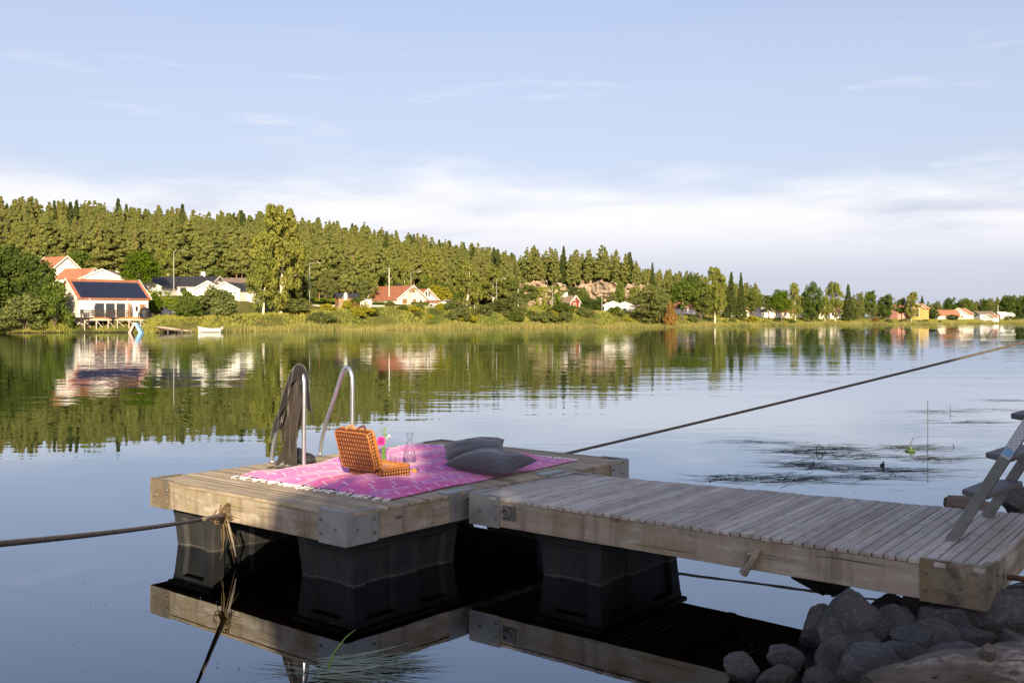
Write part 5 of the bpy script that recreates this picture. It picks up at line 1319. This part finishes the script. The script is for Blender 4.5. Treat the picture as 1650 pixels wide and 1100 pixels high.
# carafe
p = on(660, 752, BZ)
cf_ = thing('glass_carafe', 'clear glass carafe of water standing behind the basket', 'carafe', (p.x, p.y, BZ))
lathe_obj('body', [(0, .004), (.060, .004), (.066, .012), (.068, .03), (.062, .09), (.048, .16), (.032, .215), (.025, .245), (.025, .265), (.032, .295), (.042, .322), (.040, .322), (.030, .294), (.0225, .264), (.0225, .246), (.030, .214), (.046, .158), (.060, .09), (.065, .03), (.06, .010), (0, .010)], GLASS, cf_)
wt = NT('drinking_water'); a_ = wt.new('ShaderNodeBsdfTransparent'); a_.inputs[0].default_value = (.90, .93, .94, 1); g_ = wt.new('ShaderNodeBsdfGlossy'); g_.inputs['Roughness'].default_value = .02
mx_ = wt.new('ShaderNodeMixShader'); mx_.inputs[0].default_value = .08; wt.l.new(a_.outputs[0], mx_.inputs[1]); wt.l.new(g_.outputs[0], mx_.inputs[2]); wt.l.new(mx_.outputs[0], wt.out.inputs[0])
lathe_obj('water_fill', [(0, .012), (.058, .012), (.063, .03), (.059, .085), (0, .085)], wt.m, cf_)
# vase with flowers
p = on(618.5, 748, BZ)
vz = thing('flower_vase', 'slim glass vase with a magenta gerbera behind the basket lid', 'vase', (p.x, p.y, BZ))
lathe_obj('glass_bottle', [(0, .003), (.032, .003), (.036, .015), (.036, .06), (.030, .10), (.027, .14), (.030, .165), (.028, .165), (.025, .14), (.028, .10), (.033, .06), (.033, .015), (0, .008)], GLASS, vz)
sm_ = MB()
for (dx, dy, h_) in ((-.012, .0, .22), (.02, .01, .25), (.01, -.01, .36), (.0, .015, .30)): sm_.tube([(dx * -.6, dy, .01), (dx * .3, dy, h_ * .5), (dx * 1.6, dy, h_)], .0045, 6)
for k in range(9): sm_.tube([(random.uniform(-.02, .02), random.uniform(-.02, .02), .02), (random.uniform(-.02, .02), random.uniform(-.02, .02), .155)], .005, 5)
link('stems', sm_, STEM, vz)
pm_ = MB()
for ring, (n, r0, r1, tilt) in enumerate(((20, .014, .052, .0), (18, .012, .043, .012), (14, .010, .032, .02))):
    for k in range(n):
        a = 6.283 * (k + .5 * ring) / n; d = Vector((math.cos(a), 0, math.sin(a))); s = Vector((-math.sin(a), 0, math.cos(a)))
        f = Vector((0, -1, 0)); q = f * (.004 + .004 * ring)
        pm_.add([d * r0 + s * .003 + q, d * r0 - s * .003 + q, d * (r0 + r1) * .5 - s * .0075 + q + f * tilt * .3, d * r1 + q + f * tilt, d * (r0 + r1) * .5 + s * .0075 + q + f * tilt * .3], [(0, 1, 2, 3, 4)])
fl = link('gerbera', pm_, PETAL, vz, loc=(-.022, -.02, .225), rot=(R(-12), 0, R(-18)), fix=False)
link('flower_eye', blob(MB(), (0, -.022, 0), .012, .008, .012, 3, n=8), EYE, fl, smooth='all')
pw = MB()
for k in range(26):
    d = Vector((random.gauss(0, 1), random.gauss(0, 1), random.gauss(.3, .8))).normalized(); s = d.cross(Vector((.3, .2, 1))).normalized()
    pw.add([Vector(), d * .016 + s * .010, d * .032, d * .016 - s * .010], [(0, 1, 2, 3)])
link('white_blossom', pw, PETALW, vz, loc=(.042, .01, .255), fix=False)
gl_ = MB()
for k in range(26):
    t = random.random(); c = Vector((.016 + random.gauss(0, .018) - .02 * (k % 3), random.gauss(0, .015), .25 + .13 * t)); d = Vector((random.gauss(0, 1), random.gauss(0, 1), random.gauss(.2, .6))).normalized(); s = d.cross(Vector((0, 0, 1))).normalized()
    gl_.add([c, c + d * .011 + s * .007, c + d * .025, c + d * .011 - s * .007], [(0, 1, 2, 3)])
link('leaf_sprig', gl_, STEM, vz, fix=False)
# glasses, plate and fruit bowl
for (px, py, lb) in ((633.5, 750, 'clear drinking glass between the vase and the carafe'), (648, 754, 'clear drinking glass right before the carafe')):
    p = on(px, py, BZ); g = thing('drinking_glass', lb, 'glass', (p.x, p.y, BZ), 0, 'drinking glasses on the blanket')
    lathe_obj('tumbler', [(0, .004), (.030, .004), (.033, .012), (.037, .095), (.0355, .095), (.0315, .014), (0, .012)], GLASS, g, 20)
p = on(670, 764.5, BZ); pl_ = thing('white_plate', 'small white plate right of the picnic basket', 'plate', (p.x, p.y, BZ))
lathe_obj('dish', [(0, .004), (.055, .004), (.062, .008), (.094, .017), (.095, .020), (.062, .012), (.05, .008), (0, .008)], PORC, pl_, 36)
fb2 = thing('glass_bowl', 'glass bowl of orange fruit standing on the white plate', 'bowl', (p.x - .022, p.y - .005, BZ + .009))
lathe_obj('bowl', [(0, .002), (.038, .002), (.048, .02), (.053, .065), (.051, .065), (.046, .022), (.036, .006), (0, .006)], GLASS, fb2)
fm = MB()
for k in range(12): blob(fm, (random.uniform(-.025, .025), random.uniform(-.025, .025), random.uniform(.016, .040)), .015, .012, .010, 70 + k, n=6)
link('fruit_pieces', fm, ORANGE, fb2, smooth='all')

def pillow(label, loc, rot, S, T, seed):
    o = thing('cushion', label, 'cushion', loc, 0, 'cushions on the blanket'); o.rotation_euler = rot
    n = 40; rs = np.random.default_rng(seed); vs_, fs = [], []; dents = [(rs.uniform(-.6, .6), rs.uniform(-.6, .6), rs.uniform(-.35, .1), rs.uniform(.12, .4)) for _ in range(7)]
    def surf(sgn):
        out = []
        for i in range(n + 1):
            for j in range(n + 1):
                a, b = -1 + 2 * i / n, -1 + 2 * j / n
                e = max(0, (1 - abs(a) ** 2.3)) * max(0, (1 - abs(b) ** 2.3)); h = T / 2 * e ** .48
                k = 1
                for (da, db, am, w) in dents: k += am * math.exp(-((a - da) ** 2 + (b - db) ** 2) / w ** 2)
                rim = 1 - e ** .5
                h *= k; h += rim * e ** .3 * .012 * math.sin(a * 19 + seed) * math.sin(b * 17)
                cx = 1 - .10 * (1 - b * b) * abs(a) ** 3; cy = 1 - .10 * (1 - a * a) * abs(b) ** 3
                out.append((a * S / 2 * cx, b * S / 2 * cy, sgn * h * (1 if sgn > 0 else .72)))
        return out
    m = MB(); q = [(i*(n+1)+j, (i+1)*(n+1)+j, (i+1)*(n+1)+j+1, i*(n+1)+j+1) for i in range(n) for j in range(n)]
    m.add(surf(1), q); link('cover', m, PILLOW, o, smooth='all')
    m = MB(); m.add(surf(-1), [f[::-1] for f in q]); link('underside', m, PILLOW, o, smooth='all')
    pts = [(-S/2, -S/2), (S/2, -S/2), (S/2, S/2), (-S/2, S/2)]; ps = []
    for k in range(4):
        (ax, ay), (bx, by) = pts[k], pts[(k+1) % 4]
        for t in np.linspace(0, 1, 9)[:-1]:
            x, y = ax + (bx-ax)*t, ay + (by-ay)*t; mm = 1 - .10 * (1 - (2*t-1)**2); 
            ps.append((x * (mm if abs(ax - bx) < 1e-6 else 1), y * (mm if abs(ay - by) < 1e-6 else 1), 0))
    link('seam', MB().tube([*ps, ps[0]], .004, 5), PILLOW, o)
pillow('front charcoal cushion nearest the walkway on the pink blanket', (-.19, 9.31, BZ + .085), (R(3), R(2), R(-32)), .62, .23, 5)
pillow('rear charcoal cushion half hidden behind the front one', (-.36, 9.86, BZ + .115), (R(9), R(-6), R(2)), .60, .22, 12)

# ------------------------------------------------------------------ ropes
def twist_rope(name, label, curve, r, pitch, mat, parent=None):
    pts = [Vector(p) for p in curve]; L = [0]
    for i in range(1, len(pts)): L.append(L[-1] + (pts[i] - pts[i-1]).length)
    n = int(L[-1] / (pitch / 7)); m = MB()
    cl = []
    for i in range(n + 1):
        d = L[-1] * i / n; k = min(max(0, np.searchsorted(L, d) - 1), len(pts) - 2)
        cl.append(pts[k].lerp(pts[k+1], (d - L[k]) / (L[k+1] - L[k])))
    for s in range(3):
        st_ = []
        for i, p in enumerate(cl):
            t = (cl[min(i+1, n)] - cl[max(i-1, 0)]).normalized(); x = t.cross(Vector((0, 0, 1))).normalized(); y = x.cross(t)
            a = 2 * math.pi * (L[-1] * i / n / pitch + s / 3)
            st_.append(p + (x * math.cos(a) + y * math.sin(a)) * r * .52)
        m.tube(st_, r * .56, 6)
    o = link(name, m, mat, parent, smooth='all', fix=False)
    return tag(o, label, 'rope') if label else o
def sag(a, b, s, n=40):
    a, b = Vector(a), Vector(b); return [a.lerp(b, i / n) - Vector((0, 0, s * 4 * (i / n) * (1 - i / n))) for i in range(n + 1)]
k0 = PL(-.117, -HY - .05, .415)
lr_ = thing('mooring_rope', 'thick grey mooring rope knotted to the platform and running off left', 'rope', k0)
far_l = Vector((-1.66, 1.2, 1.66))
twist_rope('twisted_line', None, [q - k0 for q in sag(k0, far_l, .04)], .0125, .07, ROPE, lr_)
rr2 = MB()
rs = np.random.default_rng(4)
for k in range(8):
    a = rs.uniform(0, 6.28); c = Vector((rs.normal(0, .02), rs.normal(-.01, .012), rs.normal(0, .03)))
    rr2.tube([c + Vector((.034 * math.cos(a + t), .022 * math.sin(2 * t + a), .040 * math.sin(a + t * 1.3))) for t in np.linspace(0, 5, 12)], .006, 6)
link('knot', rr2, TWINE, lr_, smooth='all')
fr_ = MB()
for k in range(5):
    L_ = rs.uniform(.12, .40); dx = rs.normal(.02, .05)
    fr_.tube([(rs.normal(0, .02), -.02, -.02), (dx * .5 + rs.normal(0, .015), -.03, -L_ * .5), (dx + rs.normal(0, .02), -.02, -L_)], [.0035, .003, .0012], 5)
for k in range(14): fr_.tube([(rs.normal(0, .03), -.02, rs.normal(.0, .03)), (rs.normal(0, .07), -.04, rs.normal(.02, .05))], [.004, .0015], 4)
link('frayed_ends', fr_, TWINE, lr_)
link('tail_strand', MB().tube([(.03, -.02, -.03), (.06, -.03, -.14), (.085, -.03, -.24), (.10, -.02, -.33)], [.006, .011, .010, .003], 7), rope_mat('grey_tail', (.16, .14, .11), (.33, .30, .25)), lr_)
link('splice', MB().tube([q - k0 for q in sag(k0, far_l, .04)[:6]], [.022, .021, .019, .017, .015, .0135], 9), rope_mat('splice_twine', (.16, .13, .10), (.30, .26, .21)), lr_, smooth='all')
k1 = PL(.33, HY + .02, .50); k1 = Vector((at(905, 728, 10.80).x, 10.86, .55))
post_p = Vector((9.2, 13.4, 0)); post_p.z = gh(9.2, 13.4)
end_r = Vector((9.05, 13.35, 2.30))
rr_o = thing('mooring_rope', 'taut thin mooring rope running from behind the platform to the upper right', 'rope', k1)
twist_rope('twisted_line', None, [q - k1 for q in sag(k1, end_r, .03, 60)], .0150, .075, ROPE, rr_o)
mp_ = thing('mooring_post', 'wooden mooring post on the right shore outside the picture', 'post', post_p)
link('timber', MB().tube([(0, 0, -.4), (0, 0, 2.5)], [.11, .10], 12), GREYW, mp_); link('lashing', MB().lathe([(.12, 2.2), (.135, 2.25), (.135, 2.35), (.12, 2.4)], 12), ROPE, mp_)

# ------------------------------------------------------------------ step ladder on the walkway end
f1, f2 = Vector((2.735, 6.36, DZ + .040)), Vector((3.20, 6.89, DZ + .085))
wd = (f2 - f1).normalized(); ud = Vector((wd.y, -wd.x, 0)).normalized()
updir = (ud * .50 + Vector((0, 0, .866))).normalized()
sl_ = thing('step_ladder', 'grey aluminium step ladder standing on the shore end of the walkway', 'step ladder', f1)
LEN = 2.0
for j, f in enumerate((f1, f2)):
    a = f - f1; b = a + updir * LEN
    ra = link('rail', MB().beam(a, b, .028, .066, wd.cross(updir)), ALU, sl_, bevel=.004)
    link('rubber_foot', MB().beam(a - updir * .012, a + updir * .03, .034, .072, wd.cross(updir)), ALU, ra)
    top_ = b - updir * .06; g2 = f + ud * 1.75; g2.z = gh(g2.x, g2.y); link('rear_leg', MB().beam(top_ + wd * (.035 if j else -.035), g2 - f1, .026, .05, wd.cross(updir)), ALU, sl_)
W_ = (f2 - f1).length
for k, s in enumerate((.33, .61, .90, 1.19, 1.48, 1.77)):
    c = updir * s; wdt = W_ - .03; fw = .14
    q = [c + wd * .015 - ud * .02 + ud * .06, c + wd * (W_ - .015) + ud * .06, c + wd * (W_ - .015) - ud * .05, c + wd * (W_ + .02 - .12) - ud * fw, c + wd * (.12 - .02) - ud * fw, c + wd * .015 - ud * .05]
    link('tread', MB().prism([Vector((v.x, v.y, c.z)) for v in q], (0, 0, -.018), (0, 0, .018)), ALUT, sl_, bevel=.008)
def sticker_mat():
    t = NT('ladder_sticker'); uv = t.coord('Object'); sp = t.new('ShaderNodeSeparateXYZ'); t.l.new(uv, sp.inputs[0])
    ln = t.math('GREATER_THAN', t.math('FRACT', t.math('MULTIPLY', sp.outputs[2], 55.0)), .55)
    br = t.math('GREATER_THAN', t.noise(t.coord('Object', (60, 60, 8)), 2, 2), .47)
    return t.pbr(t.mix(t.math('MULTIPLY', t.math('MULTIPLY', ln, br), .55), (.62, .64, .66), (.22, .30, .40)), .4)
sn_ = wd.cross(updir)
stk = link('sticker', MB().beam(updir * .62 - wd * .0155, updir * .93 - wd * .0155, .002, .058, sn_), sticker_mat(), sl_)
link('sticker_emblem', MB().beam(updir * .635 - wd * .0170, updir * .685 - wd * .0170, .002, .05, sn_), BLUEP, stk)

# ------------------------------------------------------------------ stones of the near shore
def rock_mesh(seed, sub=4):
    import bmesh
    rs = np.random.default_rng(seed); b = bmesh.new(); bmesh.ops.create_icosphere(b, subdivisions=sub, radius=1.0)
    nrm = rs.normal(size=(12, 3)); nrm /= np.linalg.norm(nrm, axis=1)[:, None]; off = rs.uniform(.48, .84, 12)
    ks = rs.normal(size=(9, 3)) * np.array([2, 2, 2, 5, 5, 5, 11, 11, 11])[:, None]; ph = rs.uniform(0, 6, 9); am = [.045] * 3 + [.022] * 3 + [.014] * 3
    for v in b.verts:
        p = np.array(v.co)
        for n_, o_ in zip(nrm, off):
            d = p @ n_ - o_
            if d > 0: p = p - n_ * d * .95
        p = p * (1 + sum(a * math.sin(float(k @ p) + f) for a, k, f in zip(am, ks, ph)))
        v.co = p
    m = bpy.data.meshes.new('rock'); b.to_mesh(m); b.free()
    co = np.empty(len(m.vertices) * 3, np.float32); m.vertices.foreach_get('co', co); co = co.reshape(-1, 3); mn, mx = co.min(0), co.max(0)
    co = (co - (mn + mx) / 2) / (mx - mn); m.vertices.foreach_set('co', co.ravel()); m.update()
    return m
ROCKS = [ # px, py, width px, height px, centre height, label, tilt
 (1382, 1006, 104, 92, .20, 'largest grey boulder with a peaked top below the walkway', 0),
 (1323, 1016, 48, 70, .10, 'upright grey stone standing in the water left of the peaked boulder', 0),
 (1447, 1010, 58, 56, .20, 'rounded grey stone right of the peaked boulder', 0),
 (1528, 999, 74, 64, .24, 'pale cubic stone under the rusty corner plate', 0),
 (1512, 1034, 66, 60, .20, 'dark slanting stone below the pale cubic stone', 0),
 (1612, 1000, 124, 84, .24, 'long pale slab-like boulder at the right picture edge', 0),
 (1471, 1036, 58, 48, .20, 'brownish wedge-shaped stone right of the rounded grey stone', 0),
 (1352, 1064, 60, 74, .12, 'grey stone at the waterline below the peaked boulder', 0),
 (1548, 1063, 86, 54, .24, 'grey angular stone above the big weathered log', 0),
 (1417, 1082, 128, 66, .16, 'broad flat dark boulder at the bottom edge', 0),
 (1458, 1058, 62, 40, .20, 'flat brownish stone above the broad flat boulder', 0),
 (1264, 1068, 56, 42, .04, 'light topped stone rising from the water', 0),
 (1196, 1084, 50, 50, .04, 'leftmost dark pointed stone in the water', 0),
 (1250, 1094, 54, 40, .04, 'low wet stone between the two stones in the water', 0),
 (1480, 982, 50, 52, .22, 'dark shaded stone under the walkway end', 0),
 (1438, 976, 44, 40, .18, 'small shaded stone under the walkway', 0),
 (1606, 1064, 50, 34, .26, 'small grey stone right of the angular stone', 0),
 (1640, 1040, 34, 38, .30, 'small stone at the right edge below the slab-like boulder', 0),
 (1398, 1042, 46, 34, .14, 'small stone wedged below the peaked boulder', 0),
 (1505, 1075, 50, 34, .18, 'small dark stone left of the weathered log', 0),
 (1570, 1030, 60, 40, .20, 'dark stone in the gap under the slab-like boulder', 0),
 (1330, 1100, 60, 40, .04, 'wet stone cut by the bottom edge', 0),
 (1560, 985, 60, 46, .24, 'shaded stone directly beneath the rusty corner plate', 0),
 (1590, 1088, 70, 44, .20, 'flat stone partly covered by the weathered log', 0),
 (1640, 806, 36, 52, .45, 'upright brown stone behind the step ladder', 0),
 (1656, 826, 34, 40, .40, 'dark stone at the right edge behind the step ladder', 0),
]
for i, (px, py, w, h, zc, lb, tl) in enumerate(ROCKS):
    p = on(px, py, zc); k = p.y / FOC
    if 'behind the step' in lb: p = at(px, py, 8.4); k = 8.4 / FOC
    m = rock_mesh(100 + i); o = link('rock', m, ROCK, None, smooth=True, fix=False)
    hh = h * k * 1.06; d_ = max(.16, (w + h) * .5 * k * 1.05)
    o.scale = (w * k * 1.20, d_ * 1.1, hh * 1.12); o.rotation_euler = (random.uniform(-.15, .15), random.uniform(-.15, .15), random.uniform(-.3, .3))
    o.location = (p.x, p.y + d_ * .18, p.z)
    tag(o, lb, 'rock', 'stones of the near shore')
# smaller stones filling the bank (uncountable rubble)
rub = MB(); rm = [rock_mesh(300 + k, 2) for k in range(4)]
vsr = [[v.co.copy() for v in m.vertices] for m in rm]; fsr = [[tuple(p.vertices) for p in m.polygons] for m in rm]
for i in range(190):
    x = random.uniform(1.5, 6.5); yn = float(np.interp(x, NSX, NSY)); y = yn + random.uniform(-2.6, .35)
    if y < 4.0 and x < 2: continue
    k = i % 4; s = random.uniform(.05, .13); M = Matrix.Rotation(random.random() * 6, 3, 'Z') @ Matrix.Rotation(random.random() * 3, 3, 'X')
    z = gh(x, y) + s * .15; rub.add([M @ Vector((v.x * s * 1.3, v.y * s, v.z * s * .8)) + Vector((x, y, z)) for v in vsr[k]], fsr[k])
tag(link('bank_rubble', rub, ROCK, fix=False), 'loose small stones filling the near bank', kind='stuff')
a, b = on(1440, 1120, .24), on(1720, 1052, .40)
lg = thing('weathered_log', 'big weathered log lying across the bottom right corner', 'log', a)
d_ = b - a; pts = [d_ * t + Vector((0, 0, .02 * math.sin(t * 7))) for t in np.linspace(-.1, 1.1, 12)]
link('trunk', MB().tube(pts, [.13 + .008 * math.sin(i * 2.1) for i in range(12)], 14), wood('log_wood', (.06, .046, .036), (.25, .20, .165), (.10, .085, .05), (5, 5, 22), stain=True), lg, smooth=True)
link('knot_stub', MB().tube([d_ * .5 + Vector((0, -.05, .10)), d_ * .5 + Vector((.0, -.09, .15))], [.04, .03], 8), MATS['log_wood'], lg)
a = at(1527, 812, 8.35); b = at(1592, 822, 8.2)
t = thing('driftwood_block', 'short brown driftwood block behind the walkway left of the step ladder', 'driftwood', a)
link('timber', MB().tube([(0, 0, 0), (b - a) * .5 + Vector((0, 0, .01)), b - a], [.075, .085, .07], 8), OLDW, t)
link('end_grain', MB().tube([(-.012, 0, .001), (.0, 0, .001)], .06, 8), plain('end_grain', (.10, .075, .055), .9), t)

# ------------------------------------------------------------------ plants on the water
def ribbons(specs):
    vs_ = []
    for (x, y, ang, L, w, bend, z0) in specs:
        pts = []
        for t in np.linspace(0, 1, 6):
            a = ang + bend * t; pts.append((x + math.cos(ang + bend * t * .5) * L * t, y + math.sin(ang + bend * t * .5) * L * t, z0 + .004 * math.sin(t * 5 + x * 9)))
        for i in range(5):
            (ax, ay, az), (bx, by, bz) = pts[i], pts[i+1]; d = math.atan2(by - ay, bx - ax); wa = w * (1 - (i / 5) ** 2); wb_ = w * (1 - ((i + 1) / 5) ** 2) + .0003
            nx_, ny_ = -math.sin(d), math.cos(d)
            vs_ += [(ax - nx_ * wa, ay - ny_ * wa, az), (bx - nx_ * wb_, by - ny_ * wb_, bz), (bx + nx_ * wb_, by + ny_ * wb_, bz), (ax + nx_ * wa, ay + ny_ * wa, az)]
    return np.array(vs_)
c = on(528, 1082, 0); rs = np.random.default_rng(8); sp_ = []
for k in range(95): sp_.append((c.x + rs.normal(0, .05), c.y + rs.normal(.0, .10), rs.normal(.12, .26), rs.uniform(.25, .75), rs.uniform(.005, .012), rs.normal(-.15, .25), .006 + .00022 * k))
for k in range(26): sp_.append((c.x - rs.uniform(-.1, .1), c.y + rs.normal(.0, .06), math.pi + rs.normal(-.02, .3), rs.uniform(.2, .55), rs.uniform(.002, .004), rs.normal(0, .2), .006 + .0002 * k))
t = thing('floating_reeds', 'drifting tuft of pale reed leaves on the water in the foreground', 'reeds', (0, 0, 0))
lv = np_mesh('reed_leaves', ribbons(sp_), 4); o = tag(link('leaves', lv, L_FLOAT, t, fix=False), kind='stuff')
st_ = MB(); st_.tube([(c.x, c.y, .0), (c.x + .03, c.y + .01, .10), (c.x + .10, c.y + .03, .19), (c.x + .15, c.y + .05, .225)], [.007, .006, .004, .0015], 6); link('bent_stem', st_, STEM, t)
sp_ = []
cl_ = [(1230, 712, 30), (1290, 728, 60), (1330, 722, 70), (1360, 735, 50), (1470, 722, 70), (1490, 738, 50), (1300, 748, 60), (1360, 755, 60), (1460, 758, 40), (1510, 663, 36), (1560, 680, 40), (1620, 645, 40), (1600, 660, 30), (1200, 770, 50), (1290, 772, 60), (1400, 768, 40)]
for (px, py, n) in cl_:
    q = on(px, py, 0)
    for k in range(int(n * 1.1)): sp_.append((q.x + rs.normal(0, .26), q.y + rs.normal(0, .20), rs.normal(.0, .3) + (math.pi if rs.random() < .4 else 0), rs.uniform(.12, .8), rs.uniform(.004, .014), rs.normal(0, .4), .004 + .00001 * k))
for k in range(70):
    q = on(rs.uniform(1130, 1660), rs.uniform(640, 800), 0); sp_.append((q.x, q.y, rs.normal(0, .3), rs.uniform(.08, .4), rs.uniform(.002, .006), rs.normal(0, .3), .004))
for k in range(60):
    q = on(rs.uniform(20, 560), rs.uniform(880, 1095), 0); sp_.append((q.x, q.y, rs.uniform(0, 6), rs.uniform(.004, .02), rs.uniform(.001, .003), 0, .004))
tag(link('floating_pondweed', np_mesh('pondweed', ribbons(sp_), 4), L_WEED, fix=False), 'thin dark pondweed drifting on the water to the right', kind='stuff')
for (px, py, pt, lb, lean) in ((1495, 711, 644, 'single tall bare reed stalk standing in the water at right', .0), (1462, 722, 704, 'short leaning reed stalk in the pondweed', .10), (1322, 728, 712, 'bent reed loop in the pondweed patch', -.1), (1531, 664, 652, 'small reed stalk near the tall bare one', .0)):
    q = on(px, py, 0); h = at(px, pt, q.y).z
    s_ = thing('reed_stalk', lb, 'reed', (q.x, q.y, -.05))
    pts = [(0, 0, 0), (lean * .4, 0, h * .5 + .03), (lean, 0, h + .05)]
    if 'loop' in lb: pts = [(-.07, 0, 0), (-.06, 0, h * .7), (-.02, 0, h + .02), (.03, 0, h * .8), (.08, 0, .05)]
    link('stalk', MB().tube(pts, [.006] * len(pts), 6), L_WEED, s_)
    link('side_leaf', MB().tube([pts[1], Vector(pts[1]) + Vector((.05, .02, .03)), Vector(pts[1]) + Vector((.10, .02, .01))], [.004, .003, .001], 4), L_WEED, s_)
for (px, py, s, lb) in ((1467, 727, .07, 'small yellow-green lily pad in the pondweed'), (1422, 750, .03, 'tiny dark floating lump below the pondweed')):
    q = on(px, py, 0); o = thing('lily_pad', lb, 'plant', (q.x, q.y, 0))
    link('pad', blob(MB(), (0, 0, .01), s, s * .9, .025, 6, n=8), PADG if s > .06 else BLACKB, o, smooth='all'); link('bud', blob(MB(), (.01, 0, .045), .012, .012, .02, 7, n=6), STEM if s > .06 else BLACKB, o, smooth='all')

random.seed(404); RNG = np.random.default_rng(404)
SHADE = [
 (5.6, -11.0, 10.0, 3.3, 280, .26, 'alder standing behind the viewpoint, shading the walkway'),
 (1.60, -11.0, 5.75, 0.95, 70, .45, 'small alder behind the viewpoint shading the platform front'),
]

# ------------------------------------------------------------------ trees behind the photographer that shade the near shore
def mk_shade(H, wide, lobes, dens, low, size=.16):
    cs, rs, limbs = [], [], []
    cz, rz, rx = H * (low + 1) / 2, H * (1 - low) / 2, wide
    for i in range(lobes):
        d = Vector((random.gauss(0, 1), random.gauss(0, 1), random.gauss(0, 1))).normalized(); q = random.random() ** .4
        cs.append((d.x * rx * q, d.y * rx * q, cz + d.z * rz * q)); f = random.uniform(.6, 1.2); rs.append((.75 * f, .75 * f, .55 * f))
        if i % 9 == 0: limbs.append((random.uniform(low * .6, low + .2), math.atan2(d.y, d.x), rx * .6, random.uniform(.4, 1.1)))
    return trunk_mb(H, .2, .85, .2, limbs), leaf_quads(cs, rs, dens, size, .3, 1.1)
for (x, y, H, wide, lobes, low, lb) in SHADE:
    tr, cr = mk_shade(H, wide, lobes, 70, low)
    o = thing('shore_alder', lb, 'tree', (x, y, gh(x, y) - .1), 0, 'alders behind the viewpoint')
    link('trunk', tr, GBARK, o); link('crown', np_mesh('alder_crown', cr, 4), L_DARK, o, fix=False)
